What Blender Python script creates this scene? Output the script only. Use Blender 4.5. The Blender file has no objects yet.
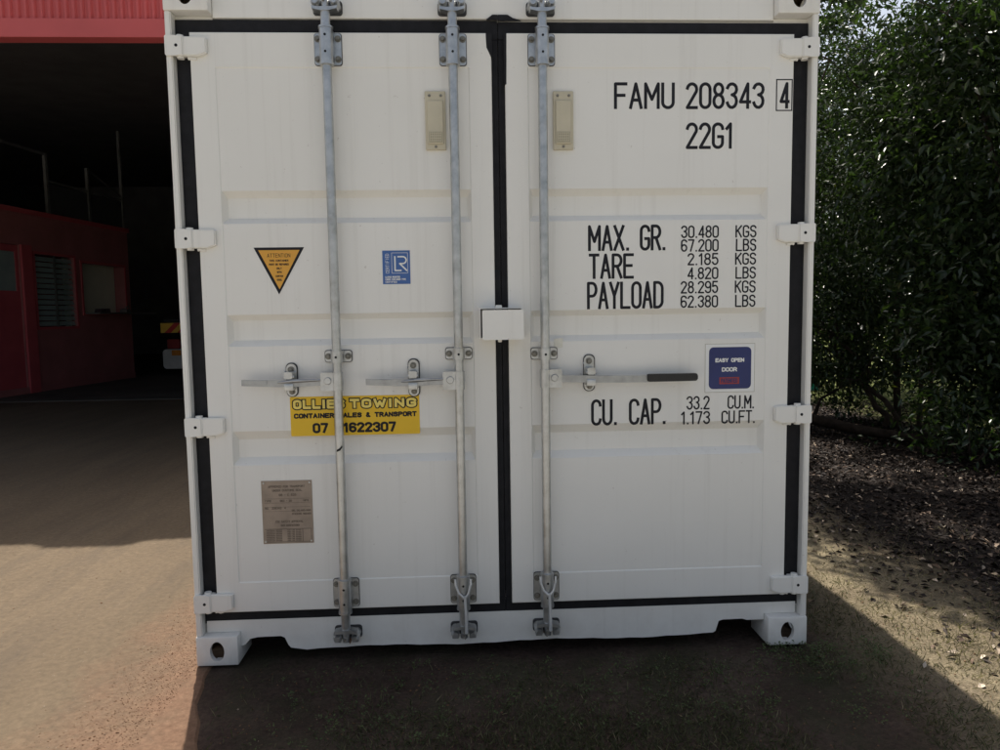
import bpy, bmesh, math, random
import numpy as np
from mathutils import Vector, Matrix

random.seed(7)
RNG = np.random.default_rng(11)
S = bpy.context.scene
COL = S.collection
PI = math.pi

# ------------------------------------------------------------------ camera
cam = bpy.data.cameras.new('camera')
camo = bpy.data.objects.new('camera', cam)
COL.objects.link(camo)
cam.sensor_fit = 'HORIZONTAL'
cam.sensor_width = 36
cam.lens = 25.92
cam.clip_start = 0.05
cam.clip_end = 3000
_yaw, _pitch, _roll = 0.04672, -0.0848, -0.01484
_f = Vector((math.sin(_yaw)*math.cos(_pitch), math.cos(_yaw)*math.cos(_pitch), math.sin(_pitch)))
_r = Vector((math.cos(_yaw), -math.sin(_yaw), 0))
_u = _r.cross(_f)
_r2 = math.cos(_roll)*_r + math.sin(_roll)*_u
_u2 = -math.sin(_roll)*_r + math.cos(_roll)*_u
_m = Matrix((_r2, _u2, -_f)).transposed().to_4x4()
_m.translation = Vector((-0.14378, -2.76468, 1.35875))
camo.matrix_world = _m
S.camera = camo

# ------------------------------------------------------------------ light
SUN_EL = math.radians(60.0)
SUN_AZ = math.radians(-15.5)          # from +Y (behind the container) towards -X
w = bpy.data.worlds.new('World')
S.world = w
w.use_nodes = True
nt = w.node_tree
bg = nt.nodes['Background']
sky = nt.nodes.new('ShaderNodeTexSky')
sky.sky_type = 'NISHITA'
sky.sun_disc = False
sky.sun_elevation = SUN_EL
sky.sun_rotation = SUN_AZ
sky.air_density = 1.0
sky.dust_density = 5.0
sky.ozone_density = 1.0
hsv = nt.nodes.new('ShaderNodeHueSaturation')      # thin high haze takes colour out of the sky
hsv.inputs['Saturation'].default_value = 0.65
nt.links.new(sky.outputs[0], hsv.inputs['Color'])
nt.links.new(hsv.outputs[0], bg.inputs[0])
bg.inputs[1].default_value = 0.076
sl = bpy.data.lights.new('sun', 'SUN')
sl.energy = 3.4
sl.angle = math.radians(0.55)
sl.color = (1.0, 0.93, 0.83)
so = bpy.data.objects.new('sun', sl)
COL.objects.link(so)
_d = Vector((-math.sin(SUN_AZ)*math.cos(SUN_EL), -math.cos(SUN_AZ)*math.cos(SUN_EL), -math.sin(SUN_EL)))
so.rotation_euler = _d.to_track_quat('-Z', 'Y').to_euler()
so.location = (-6, 20, 30)
S.view_settings.view_transform = 'Standard'
S.view_settings.look = 'None'
S.view_settings.gamma = 1
S.view_settings.use_curve_mapping = False
S.view_settings.exposure = 1.14

# ------------------------------------------------------------------ materials
def base_mat(name):
    m = bpy.data.materials.new(name)
    m.use_nodes = True
    t = m.node_tree
    return m, t, t.nodes['Principled BSDF']

def nd(t, kind, **kw):
    n = t.nodes.new(kind)
    for k, v in kw.items():
        if k.startswith('i_'):
            n.inputs[k[2:].replace('_', ' ')].default_value = v
        else:
            setattr(n, k, v)
    return n

def noise(t, scale, detail=4, rough=0.55, stretch=None, coord='Object'):
    tc = nd(t, 'ShaderNodeTexCoord')
    n = nd(t, 'ShaderNodeTexNoise')
    n.inputs['Scale'].default_value = scale
    n.inputs['Detail'].default_value = detail
    n.inputs['Roughness'].default_value = rough
    if stretch:
        mp = nd(t, 'ShaderNodeMapping')
        mp.inputs['Scale'].default_value = stretch[:3]
        if len(stretch) > 3:
            mp.inputs['Rotation'].default_value = (0, 0, stretch[3])
        t.links.new(tc.outputs[coord], mp.inputs[0])
        t.links.new(mp.outputs[0], n.inputs['Vector'])
    else:
        t.links.new(tc.outputs[coord], n.inputs['Vector'])
    return n

def ramp(t, src, stops):
    r = nd(t, 'ShaderNodeValToRGB')
    e = r.color_ramp.elements
    while len(e) > 1:
        e.remove(e[0])
    e[0].position = stops[0][0]
    c = stops[0][1]
    e[0].color = (c[0], c[1], c[2], 1) if not isinstance(c, (int, float)) else (c, c, c, 1)
    for p, c in stops[1:]:
        x = e.new(p)
        x.color = (c[0], c[1], c[2], 1) if not isinstance(c, (int, float)) else (c, c, c, 1)
    t.links.new(src, r.inputs[0])
    return r

def mix(t, a, b, fac, blend='MIX'):
    m = nd(t, 'ShaderNodeMix', data_type='RGBA', blend_type=blend)
    for v, i in ((fac, 0), (a, 6), (b, 7)):
        if hasattr(v, 'node'):
            t.links.new(v, m.inputs[i])
        elif i == 0:
            m.inputs[0].default_value = v
        else:
            m.inputs[i].default_value = (v[0], v[1], v[2], 1)
    return m.outputs[2]

def bump(t, p, h, strength, dist):
    b = nd(t, 'ShaderNodeBump')
    b.inputs['Strength'].default_value = strength
    b.inputs['Distance'].default_value = dist
    t.links.new(h, b.inputs['Height'])
    t.links.new(b.outputs[0], p.inputs['Normal'])

def simple(name, c, rough=0.5, metal=0.0, var=0.15, scale=12, spec=0.5, bmp=0.0):
    m, t, p = base_mat(name)
    n = noise(t, scale)
    lo = tuple(x*(1-var) for x in c)
    hi = tuple(min(1, x*(1+var)) for x in c)
    r = ramp(t, n.outputs[0], [(0.3, lo), (0.7, hi)])
    t.links.new(r.outputs[0], p.inputs['Base Color'])
    p.inputs['Roughness'].default_value = rough
    p.inputs['Metallic'].default_value = metal
    p.inputs['Specular IOR Level'].default_value = spec
    if bmp:
        bump(t, p, noise(t, scale*6).outputs[0], bmp, 0.004)
    return m

def make_paint():
    m, t, p = base_mat('white_paint')
    big = noise(t, 1.3, 5)
    c1 = ramp(t, big.outputs[0], [(0.3, (0.78, 0.765, 0.71)), (0.7, (0.83, 0.815, 0.765))])
    streak = noise(t, 1.0, 6, 0.65, (26, 26, 0.7))
    sm = ramp(t, streak.outputs[0], [(0.54, 0.0), (0.80, 0.24)])
    c2 = mix(t, c1.outputs[0], (0.50, 0.47, 0.41), sm.outputs[0])
    spk = noise(t, 55, 3, 0.6)
    sp = ramp(t, spk.outputs[0], [(0.70, 0.0), (0.76, 0.35)])
    c3 = mix(t, c2, (0.30, 0.24, 0.19), sp.outputs[0])
    # road dust and splash, dying out a hand above the sill
    tc = nd(t, 'ShaderNodeTexCoord')
    sx = nd(t, 'ShaderNodeSeparateXYZ')
    t.links.new(tc.outputs['Object'], sx.inputs[0])
    mr = nd(t, 'ShaderNodeMapRange')
    mr.inputs['From Min'].default_value = 0.26
    mr.inputs['From Max'].default_value = 0.0
    mr.inputs['To Max'].default_value = 0.20
    t.links.new(sx.outputs[2], mr.inputs[0])
    dn = noise(t, 9, 6, 0.7)
    dr = ramp(t, dn.outputs[0], [(0.38, 0.0), (0.68, 1.0)])
    mm = nd(t, 'ShaderNodeMath', operation='MULTIPLY')
    t.links.new(mr.outputs[0], mm.inputs[0])
    t.links.new(dr.outputs[0], mm.inputs[1])
    c4 = mix(t, c3, (0.33, 0.25, 0.19), mm.outputs[0])
    t.links.new(c4, p.inputs['Base Color'])
    p.inputs['Roughness'].default_value = 0.42
    bump(t, p, noise(t, 3.2, 3).outputs[0], 0.25, 0.012)
    return m

def make_galv():
    m, t, p = base_mat('galvanised_steel')
    a = noise(t, 22, 5, 0.65)
    r = ramp(t, a.outputs[0], [(0.25, (0.36, 0.37, 0.37)), (0.5, (0.50, 0.51, 0.505)), (0.8, (0.63, 0.64, 0.635))])
    b = noise(t, 6, 5, 0.7)
    rr = ramp(t, b.outputs[0], [(0.58, 0.0), (0.78, 0.5)])
    c = mix(t, r.outputs[0], (0.25, 0.21, 0.16), rr.outputs[0])
    t.links.new(c, p.inputs['Base Color'])
    p.inputs['Metallic'].default_value = 0.85
    rg = ramp(t, a.outputs[0], [(0.2, 0.26), (0.8, 0.46)])
    t.links.new(rg.outputs[0], p.inputs['Roughness'])
    bump(t, p, a.outputs[0], 0.15, 0.002)
    return m

def make_drive():
    m, t, p = base_mat('driveway_concrete')
    a = noise(t, 0.9, 6, 0.6, (1.0, 0.35, 1, 0.5))
    c = ramp(t, a.outputs[0], [(0.25, (0.088, 0.065, 0.041)), (0.55, (0.120, 0.089, 0.057)), (0.8, (0.150, 0.114, 0.075))])
    b = noise(t, 38, 6, 0.7)
    g = ramp(t, b.outputs[0], [(0.3, 0.72), (0.7, 1.15)])
    c1 = mix(t, c.outputs[0], g.outputs[0], 1.0, 'MULTIPLY')
    st = noise(t, 1.6, 6, 0.7, (2.6, 0.5, 1, 0.85))
    sr = ramp(t, st.outputs[0], [(0.48, 0.0), (0.70, 0.60)])
    c2 = mix(t, c1, (0.065, 0.051, 0.038), sr.outputs[0])
    # red earth walked in from the container side
    tc = nd(t, 'ShaderNodeTexCoord')
    sx = nd(t, 'ShaderNodeSeparateXYZ')
    t.links.new(tc.outputs['Object'], sx.inputs[0])
    dn = noise(t, 2.3, 7, 0.72)
    ad = nd(t, 'ShaderNodeMath', operation='MULTIPLY_ADD')
    ad.inputs[1].default_value = 1.1
    t.links.new(dn.outputs[0], ad.inputs[0])
    t.links.new(sx.outputs[0], ad.inputs[2])
    er = nd(t, 'ShaderNodeMapRange')
    er.inputs['From Min'].default_value = -1.12
    er.inputs['From Max'].default_value = -0.62
    t.links.new(ad.outputs[0], er.inputs[0])
    rd = ramp(t, b.outputs[0], [(0.3, (0.095, 0.052, 0.031)), (0.7, (0.170, 0.102, 0.064))])
    c3 = mix(t, c2, rd.outputs[0], er.outputs[0])
    sp = noise(t, 120, 2, 0.5)
    spr = ramp(t, sp.outputs[0], [(0.72, 0.0), (0.77, 0.5)])
    c4 = mix(t, c3, (0.27, 0.24, 0.20), spr.outputs[0])
    t.links.new(c4, p.inputs['Base Color'])
    p.inputs['Roughness'].default_value = 0.9
    p.inputs['Specular IOR Level'].default_value = 0.25
    h = nd(t, 'ShaderNodeMath', operation='ADD')
    t.links.new(b.outputs[0], h.inputs[0])
    t.links.new(noise(t, 9, 6, 0.65).outputs[0], h.inputs[1])
    bump(t, p, h.outputs[0], 0.25, 0.012)
    return m

def make_soil():
    m, t, p = base_mat('soil')
    a = noise(t, 1.7, 7, 0.68)
    c = ramp(t, a.outputs[0], [(0.28, (0.036, 0.023, 0.018)), (0.5, (0.066, 0.045, 0.035)), (0.72, (0.110, 0.082, 0.064))])
    b = noise(t, 60, 5, 0.7)
    g = ramp(t, b.outputs[0], [(0.3, 0.6), (0.7, 1.35)])
    c1 = mix(t, c.outputs[0], g.outputs[0], 1.0, 'MULTIPLY')
    gm = noise(t, 2.4, 6, 0.7)
    gr = ramp(t, gm.outputs[0], [(0.46, 0.0), (0.66, 0.6)])
    c2 = mix(t, c1, (0.040, 0.048, 0.022), gr.outputs[0])
    # open paddock grass on the far side of the trees
    tc = nd(t, 'ShaderNodeTexCoord')
    sx = nd(t, 'ShaderNodeSeparateXYZ')
    t.links.new(tc.outputs['Object'], sx.inputs[0])
    fr = nd(t, 'ShaderNodeMapRange')
    fr.inputs['From Min'].default_value = 4.9
    fr.inputs['From Max'].default_value = 5.6
    t.links.new(sx.outputs[0], fr.inputs[0])
    pg = ramp(t, b.outputs[0], [(0.3, (0.11, 0.14, 0.035)), (0.7, (0.20, 0.22, 0.075))])
    hu = nd(t, 'ShaderNodeMapRange')  # humus under the trees, darkened to paint in their shade
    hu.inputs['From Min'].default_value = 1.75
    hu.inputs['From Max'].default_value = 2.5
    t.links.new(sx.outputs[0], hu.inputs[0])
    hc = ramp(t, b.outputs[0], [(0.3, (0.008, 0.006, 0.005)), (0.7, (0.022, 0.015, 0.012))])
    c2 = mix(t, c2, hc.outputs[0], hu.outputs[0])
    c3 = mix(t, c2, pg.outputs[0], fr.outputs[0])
    # soil colour lightened to paint in the sunlit strip on the right
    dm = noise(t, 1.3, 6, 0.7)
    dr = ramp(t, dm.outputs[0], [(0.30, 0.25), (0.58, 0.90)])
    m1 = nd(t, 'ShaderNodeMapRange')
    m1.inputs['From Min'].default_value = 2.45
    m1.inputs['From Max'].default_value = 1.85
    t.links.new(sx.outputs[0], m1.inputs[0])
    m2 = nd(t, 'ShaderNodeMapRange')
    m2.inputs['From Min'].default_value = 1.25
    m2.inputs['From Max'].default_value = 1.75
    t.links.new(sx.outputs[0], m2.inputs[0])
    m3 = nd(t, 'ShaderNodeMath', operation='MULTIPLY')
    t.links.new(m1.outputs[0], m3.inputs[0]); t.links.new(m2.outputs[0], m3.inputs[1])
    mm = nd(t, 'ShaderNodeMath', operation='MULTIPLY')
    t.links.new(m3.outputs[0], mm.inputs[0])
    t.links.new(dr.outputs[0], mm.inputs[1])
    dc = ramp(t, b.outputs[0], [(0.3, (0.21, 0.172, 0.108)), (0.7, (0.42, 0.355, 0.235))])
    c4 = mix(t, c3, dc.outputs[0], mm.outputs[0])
    t.links.new(c4, p.inputs['Base Color'])
    p.inputs['Roughness'].default_value = 0.95
    p.inputs['Specular IOR Level'].default_value = 0.15
    h = nd(t, 'ShaderNodeMath', operation='ADD')
    t.links.new(b.outputs[0], h.inputs[0])
    t.links.new(noise(t, 14, 6, 0.7).outputs[0], h.inputs[1])
    bump(t, p, h.outputs[0], 0.8, 0.03)
    return m

def make_leaf(name, stops, rough=0.32, trans=0.25, spec=0.5):
    m, t, p = base_mat(name)
    at = nd(t, 'ShaderNodeAttribute', attribute_name='tint')
    r = ramp(t, at.outputs['Fac'], stops)
    t.links.new(r.outputs[0], p.inputs['Base Color'])
    p.inputs['Roughness'].default_value = rough
    p.inputs['Specular IOR Level'].default_value = spec
    if trans:
        tr = nd(t, 'ShaderNodeBsdfTranslucent')
        hs = mix(t, r.outputs[0], (1.0, 1.25, 0.45), 1.0, 'MULTIPLY')
        t.links.new(hs, tr.inputs[0])
        ms = nd(t, 'ShaderNodeMixShader')
        ms.inputs[0].default_value = trans
        out = t.nodes['Material Output']
        t.links.new(p.outputs[0], ms.inputs[1])
        t.links.new(tr.outputs[0], ms.inputs[2])
        t.links.new(ms.outputs[0], out.inputs[0])
    return m

PAINT = make_paint()
GALV = make_galv()
HANDLE = simple('worn_handle_steel', (0.36, 0.37, 0.375), 0.36, 0.8, 0.16, 30, 0.5, 0.1)
DRIVE = make_drive()
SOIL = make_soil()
RUBBER = simple('black_rubber', (0.013, 0.013, 0.015), 0.7, 0, 0.3, 30, 0.25)
BLACK = simple('black_lettering', (0.012, 0.012, 0.016), 0.6, 0, 0.15, 30, 0.3)
GRIPM = simple('black_grip', (0.010, 0.010, 0.011), 0.4, 0, 0.2, 60)
BEIGE = simple('beige_plastic', (0.56, 0.51, 0.38), 0.5, 0, 0.06, 8)
BEIGED = simple('beige_grille', (0.36, 0.33, 0.24), 0.6, 0, 0.1, 40)
SCREW = simple('screw_head', (0.22, 0.21, 0.18), 0.5, 0.6, 0.2, 60)
ORANGE = simple('amber_vinyl', (0.72, 0.36, 0.045), 0.45, 0, 0.05, 6)
YELLOW = simple('yellow_vinyl', (0.80, 0.50, 0.012), 0.45, 0, 0.05, 6)
YELLOWL = simple('pale_yellow_vinyl', (0.86, 0.68, 0.15), 0.45, 0, 0.04, 6)
BLUE = simple('blue_vinyl', (0.050, 0.130, 0.360), 0.45, 0, 0.08, 8)
NAVY = simple('navy_vinyl', (0.016, 0.026, 0.13), 0.4, 0, 0.10, 8)
WHITEV = simple('white_vinyl', (0.80, 0.80, 0.77), 0.4, 0, 0.03, 6)
REDV = simple('red_vinyl', (0.30, 0.035, 0.040), 0.5, 0, 0.1, 20)
PLATE = simple('brown_plate', (0.33, 0.26, 0.195), 0.6, 0, 0.14, 18)
PLATED = simple('brown_plate_print', (0.15, 0.115, 0.085), 0.6, 0, 0.12, 30)
RESID = simple('cream_tag', (0.72, 0.70, 0.60), 0.6, 0, 0.05, 30)
RUSTSHADE = simple('rusty_shaded_casting', (0.14, 0.095, 0.055), 0.9, 0, 0.35, 25)  # rusty tan, kept dark to paint the shade inside the hollow castings
SEAL = simple('dark_backing', (0.05, 0.05, 0.05), 0.7, 0, 0.3, 30)  # dark grey sheet showing as an outline behind the door hardware
RUST = simple('rust', (0.17, 0.085, 0.045), 0.9, 0, 0.35, 40)
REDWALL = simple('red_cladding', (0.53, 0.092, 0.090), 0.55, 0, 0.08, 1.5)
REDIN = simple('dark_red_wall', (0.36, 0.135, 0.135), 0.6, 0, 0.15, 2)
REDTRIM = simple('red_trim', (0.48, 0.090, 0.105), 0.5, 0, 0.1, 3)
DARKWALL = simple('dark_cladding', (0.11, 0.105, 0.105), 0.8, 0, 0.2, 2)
STEELD = simple('dull_steel', (0.14, 0.14, 0.135), 0.5, 0.3, 0.2, 8)
FLOORM = simple('shed_concrete', (0.085, 0.077, 0.068), 0.85, 0, 0.3, 1.2, 0.3, 0.3)
LOUVRE = simple('louvre_glass', (0.28, 0.34, 0.33), 0.18, 0, 0.1, 4)
PALEWALL = simple('pale_room_wall', (0.72, 0.72, 0.58), 0.7, 0, 0.06, 3)
TRUCKW = simple('truck_white', (0.62, 0.61, 0.58), 0.4, 0, 0.1, 6)
TRUCKD = simple('truck_chassis', (0.03, 0.03, 0.03), 0.6, 0, 0.2, 6)
LAMPR = simple('tail_lamp_red', (0.32, 0.03, 0.03), 0.25, 0, 0.1, 8)
LAMPA = simple('indicator_amber', (0.75, 0.27, 0.03), 0.25, 0, 0.1, 8)
CHEVR = simple('chevron_red', (0.62, 0.035, 0.03), 0.35, 0, 0.05, 8)
CHEVY = simple('chevron_yellow', (0.90, 0.55, 0.06), 0.35, 0, 0.05, 8)
TEAL = simple('teal_plastic', (0.02, 0.36, 0.27), 0.4, 0, 0.1, 6)
BARK = simple('bark', (0.060, 0.045, 0.034), 0.9, 0, 0.45, 14, 0.2, 0.7)
LEAF = make_leaf('glossy_leaf', [(0.0, (0.022, 0.040, 0.016)), (0.55, (0.040, 0.064, 0.024)), (0.9, (0.062, 0.090, 0.030)), (1.0, (0.125, 0.130, 0.035))], 0.26, 0.28, 0.5)
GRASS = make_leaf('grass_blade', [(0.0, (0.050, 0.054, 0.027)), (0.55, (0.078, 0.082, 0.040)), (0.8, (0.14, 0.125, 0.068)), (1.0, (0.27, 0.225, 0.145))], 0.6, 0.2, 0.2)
WEED = make_leaf('weed_leaf', [(0.0, (0.045, 0.066, 0.024)), (1.0, (0.100, 0.140, 0.046))], 0.5, 0.2, 0.3)
LITTER = make_leaf('dry_leaf', [(0.0, (0.011, 0.007, 0.005)), (0.50, (0.027, 0.016, 0.011)), (0.76, (0.13, 0.085, 0.056)), (1.0, (0.55, 0.46, 0.36))], 0.7, 0.0, 0.3)  # dark stops paint in the tree shade, pale end the sun-dappled leaves
CLOD = make_leaf('earth_clod', [(0.0, (0.10, 0.052, 0.030)), (0.7, (0.21, 0.125, 0.075)), (1.0, (0.30, 0.24, 0.19))], 0.95, 0.0, 0.1)

# ------------------------------------------------------------------ helpers
def link(name, mesh, parent=None):
    o = bpy.data.objects.new(name, mesh)
    COL.objects.link(o)
    if parent is not None:
        o.parent = parent
    return o

def obj(name, bm, mats, parent=None, smooth=None):
    me = bpy.data.meshes.new(name)
    bmesh.ops.recalc_face_normals(bm, faces=bm.faces) if bm.faces else None
    bm.to_mesh(me)
    bm.free()
    for m in (mats if isinstance(mats, (list, tuple)) else [mats]):
        me.materials.append(m)
    if smooth is not None:
        me.shade_smooth()
        me.set_sharp_from_angle(angle=math.radians(smooth))
    return link(name, me, parent)

def sheet(name, bm, mats, parent=None):
    """like obj() but keeps the face winding (thin printed sheets)"""
    me = bpy.data.meshes.new(name)
    bm.to_mesh(me)
    bm.free()
    for m in (mats if isinstance(mats, (list, tuple)) else [mats]):
        me.materials.append(m)
    return link(name, me, parent)

def tag(o, label=None, cat=None, group=None, kind=None):
    if label: o['label'] = label
    if cat: o['category'] = cat
    if group: o['group'] = group
    if kind: o['kind'] = kind
    return o

def thing(name, label, cat, loc=(0, 0, 0), group=None):
    o = bpy.data.objects.new(name, None)
    COL.objects.link(o)
    o.location = loc
    o.empty_display_size = 0.2
    return tag(o, label, cat, group)

B = bmesh.new

def box(bm, x0, x1, y0, y1, z0, z1, bev=0.0, seg=2, mi=0):
    r = bmesh.ops.create_cube(bm, size=1.0)
    vs = r['verts']
    for v in vs:
        v.co = Vector((x0 + (v.co.x + .5)*(x1 - x0), y0 + (v.co.y + .5)*(y1 - y0), z0 + (v.co.z + .5)*(z1 - z0)))
    fs = set(f for v in vs for f in v.link_faces)
    for f in fs: f.material_index = mi
    if bev:
        es = list(set(e for v in vs for e in v.link_edges))
        q = bmesh.ops.bevel(bm, geom=es, offset=bev, segments=seg, profile=0.5, affect='EDGES', clamp_overlap=True)
        for f in q['faces']: f.material_index = mi
    return bm

def prism(bm, poly, y0, y1, mi=0, axis='y'):
    """poly of (a,b): axis y -> (x,z) ; axis x -> (y,z); axis z -> (x,y)"""
    def P(a, b, t):
        return (a, t, b) if axis == 'y' else ((t, a, b) if axis == 'x' else (a, b, t))
    v0 = [bm.verts.new(P(a, b, y0)) for a, b in poly]
    v1 = [bm.verts.new(P(a, b, y1)) for a, b in poly]
    n = len(poly)
    fs = [bm.faces.new(v0), bm.faces.new(v1[::-1])]
    for i in range(n):
        fs.append(bm.faces.new((v0[i], v1[i], v1[(i+1) % n], v0[(i+1) % n])))
    for f in fs: f.material_index = mi
    return bm

def cyl(bm, p0, p1, r0, r1=None, seg=20, mi=0, caps=True):
    p0, p1 = Vector(p0), Vector(p1)
    r1 = r0 if r1 is None else r1
    q = (p1 - p0).to_track_quat('Z', 'Y')
    a, b = [], []
    for i in range(seg):
        t = 2*PI*i/seg
        d = q @ Vector((math.cos(t), math.sin(t), 0))
        a.append(bm.verts.new(p0 + d*r0))
        b.append(bm.verts.new(p1 + d*r1))
    fs = []
    for i in range(seg):
        fs.append(bm.faces.new((a[i], a[(i+1) % seg], b[(i+1) % seg], b[i])))
    if caps:
        fs.append(bm.faces.new(a[::-1])); fs.append(bm.faces.new(b))
    for f in fs: f.material_index = mi
    return bm

def tube(bm, pts, r, seg=10, mi=0):
    pts = [Vector(p) for p in pts]
    rs = r if isinstance(r, (list, tuple)) else [r]*len(pts)
    rings = []
    up = Vector((0.13, 0.31, 0.94))
    for i, p in enumerate(pts):
        d = (pts[min(i+1, len(pts)-1)] - pts[max(i-1, 0)]).normalized()
        s = d.cross(up).normalized(); u = s.cross(d)
        rings.append([bm.verts.new(p + (s*math.cos(2*PI*k/seg) + u*math.sin(2*PI*k/seg))*rs[i]) for k in range(seg)])
    for a, b in zip(rings, rings[1:]):
        for k in range(seg):
            f = bm.faces.new((a[k], a[(k+1) % seg], b[(k+1) % seg], b[k])); f.material_index = mi
    f = bm.faces.new(rings[0][::-1]); f.material_index = mi
    f = bm.faces.new(rings[-1]); f.material_index = mi
    return bm

def rrect(x0, x1, z0, z1, r, n=5):
    out = []
    for cx, cz, a in ((x1-r, z1-r, 0), (x0+r, z1-r, 90), (x0+r, z0+r, 180), (x1-r, z0+r, 270)):
        for i in range(n+1):
            t = math.radians(a + 90*i/n)
            out.append((cx + r*math.cos(t), cz + r*math.sin(t)))
    return out

def bolt(bm, x, y, z, r=0.009, mi=2):
    cyl(bm, (x, y, z), (x, y-0.003, z), r*1.45, seg=14, mi=mi)
    cyl(bm, (x, y-0.0031, z), (x, y-0.011, z), r, r*0.82, seg=6, mi=mi)

# measured on the photograph against the plane of the corner castings; the
# leaves sit 20 mm behind that plane
def dx(x): return x*1.0072 + 0.0010
def dz(z): return z*1.0072 - 0.0098

# ---- one-stroke lettering -------------------------------------------------
def arc(cx, cy, rx, ry, a0, a1, n=9):
    return [(cx + rx*math.cos(math.radians(a0 + (a1-a0)*i/n)), cy + ry*math.sin(math.radians(a0 + (a1-a0)*i/n))) for i in range(n+1)]

_six = [arc(.5, .28, .5, .28, 180, -180, 16), [(0, .28), (0, .76)] + arc(.5, .78, .5, .22, 180, 15)]
GL = {
 'A': [[(0, 0), (.5, 1), (1, 0)], [(.2, .32), (.8, .32)]],
 'B': [[(0, 0), (0, 1)] + arc(.45, .77, .5, .23, 90, -90) + [(0, .54)], arc(.45, .27, .55, .27, 90, -90) + [(0, 0)]],
 'C': [arc(.5, .8, .5, .2, 0, 180) + arc(.5, .2, .5, .2, 180, 360)],
 'D': [[(0, 0), (0, 1)] + arc(.4, .75, .6, .25, 90, 0) + arc(.4, .25, .6, .25, 0, -90) + [(0, 0)]],
 'E': [[(1, 1), (0, 1), (0, 0), (1, 0)], [(0, .52), (.85, .52)]],
 'F': [[(1, 1), (0, 1), (0, 0)], [(0, .52), (.82, .52)]],
 'G': [arc(.5, .8, .5, .2, 0, 180) + arc(.5, .2, .5, .2, 180, 360) + [(1, .46), (.55, .46)]],
 'H': [[(0, 0), (0, 1)], [(1, 0), (1, 1)], [(0, .52), (1, .52)]],
 'I': [[(.5, 0), (.5, 1)]],
 'J': [[(1, 1)] + arc(.5, .2, .5, .2, 0, -170)],
 'K': [[(0, 0), (0, 1)], [(1, 1), (0, .42)], [(.32, .6), (1, 0)]],
 'L': [[(0, 1), (0, 0), (1, 0)]],
 'M': [[(0, 0), (0, 1), (.5, .35), (1, 1), (1, 0)]],
 'N': [[(0, 0), (0, 1), (1, 0), (1, 1)]],
 'O': [arc(.5, .8, .5, .2, 0, 180) + arc(.5, .2, .5, .2, 180, 360) + [(1, .8)]],
 'P': [[(0, 0), (0, 1)] + arc(.5, .74, .5, .26, 90, -90) + [(0, .48)]],
 'R': [[(0, 0), (0, 1)] + arc(.5, .75, .5, .25, 90, -90) + [(0, .5)], [(.5, .5), (1, 0)]],
 'S': [arc(.5, .77, .5, .23, 15, 270) + arc(.5, .27, .5, .27, 90, -165)],
 'T': [[(0, 1), (1, 1)], [(.5, 1), (.5, 0)]],
 'U': [[(0, 1)] + arc(.5, .22, .5, .22, 180, 360) + [(1, 1)]],
 'V': [[(0, 1), (.5, 0), (1, 1)]],
 'W': [[(0, 1), (.25, 0), (.5, .7), (.75, 0), (1, 1)]],
 'X': [[(0, 0), (1, 1)], [(0, 1), (1, 0)]],
 'Y': [[(0, 1), (.5, .48), (1, 1)], [(.5, .48), (.5, 0)]],
 'Z': [[(0, 1), (1, 1), (0, 0), (1, 0)]],
 '0': [arc(.5, .78, .5, .22, 0, 180) + arc(.5, .22, .5, .22, 180, 360) + [(1, .78)]],
 '1': [[(.05, .80), (.7, 1), (.7, 0)]],
 '2': [arc(.5, .77, .5, .23, 170, -25) + [(0, 0), (1, 0)]],
 '3': [arc(.5, .77, .5, .23, 165, -90) + arc(.5, .27, .5, .27, 90, -165)],
 '4': [[(.78, 0), (.78, 1), (0, .24), (1, .24)]],
 '5': [[(.92, 1), (.1, 1), (.04, .56)] + arc(.5, .32, .5, .32, 125, -160)],
 '6': _six,
 '7': [[(0, 1), (1, 1), (.4, 0)]],
 '8': [arc(.5, .77, .44, .23, 0, 360, 16), arc(.5, .27, .5, .27, 0, 360, 16)],
 '9': [[(1-a, 1-b) for a, b in s] for s in _six],
 '.': [[(.5, 0), (.5, .03)]],
 '&': [[(1, .0), (.22, .72)] + arc(.45, .82, .25, .18, 180, 0) + [(.05, .36)] + arc(.42, .22, .42, .22, 150, 350)],
 '-': [[(0.1, .5), (.9, .5)]],
}
WID = {'I': .25, '.': .22, '1': .62, 'M': 1.2, 'W': 1.35, '-': .7, ' ': .75}

def ribbon(bm, pts, t, y, mi=0, sub=5):
    """flat stroke facing -Y; each piece is a hair in front of the one before it"""
    k = 0
    closed = math.hypot(pts[0][0]-pts[-1][0], pts[0][1]-pts[-1][1]) < 1e-6
    if not closed and len(pts) > 1:      # square cut ends
        def ext(p, q):
            L = math.hypot(p[0]-q[0], p[1]-q[1]) or 1
            return (p[0] + (p[0]-q[0])/L*t*.42, p[1] + (p[1]-q[1])/L*t*.42)
        pts = [ext(pts[0], pts[1])] + list(pts[1:-1]) + [ext(pts[-1], pts[-2])]
    last = len(pts) - 1
    for (ax, az), (bx, bz) in zip(pts, pts[1:]):
        d = Vector((bx-ax, bz-az)); L = d.length
        if L < 1e-9: continue
        d /= L; n = Vector((-d.y, d.x))*(t/2)
        yy = y - 1.5e-5*(k % sub); k += 1
        v = [bm.verts.new((px + s*n.x, yy, pz + s*n.y)) for px, pz, s in ((ax, az, -1), (bx, bz, -1), (bx, bz, 1), (ax, az, 1))]
        f = bm.faces.new(v); f.material_index = mi
    for i, (ax, az) in enumerate(pts):
        if not closed and i in (0, last): continue
        yy = y - 1.5e-5*(sub + (i % 4))
        v = [bm.verts.new((ax + t/2*math.cos(2*PI*q/10), yy, az + t/2*math.sin(2*PI*q/10))) for q in range(10)]
        f = bm.faces.new(v); f.material_index = mi

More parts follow.
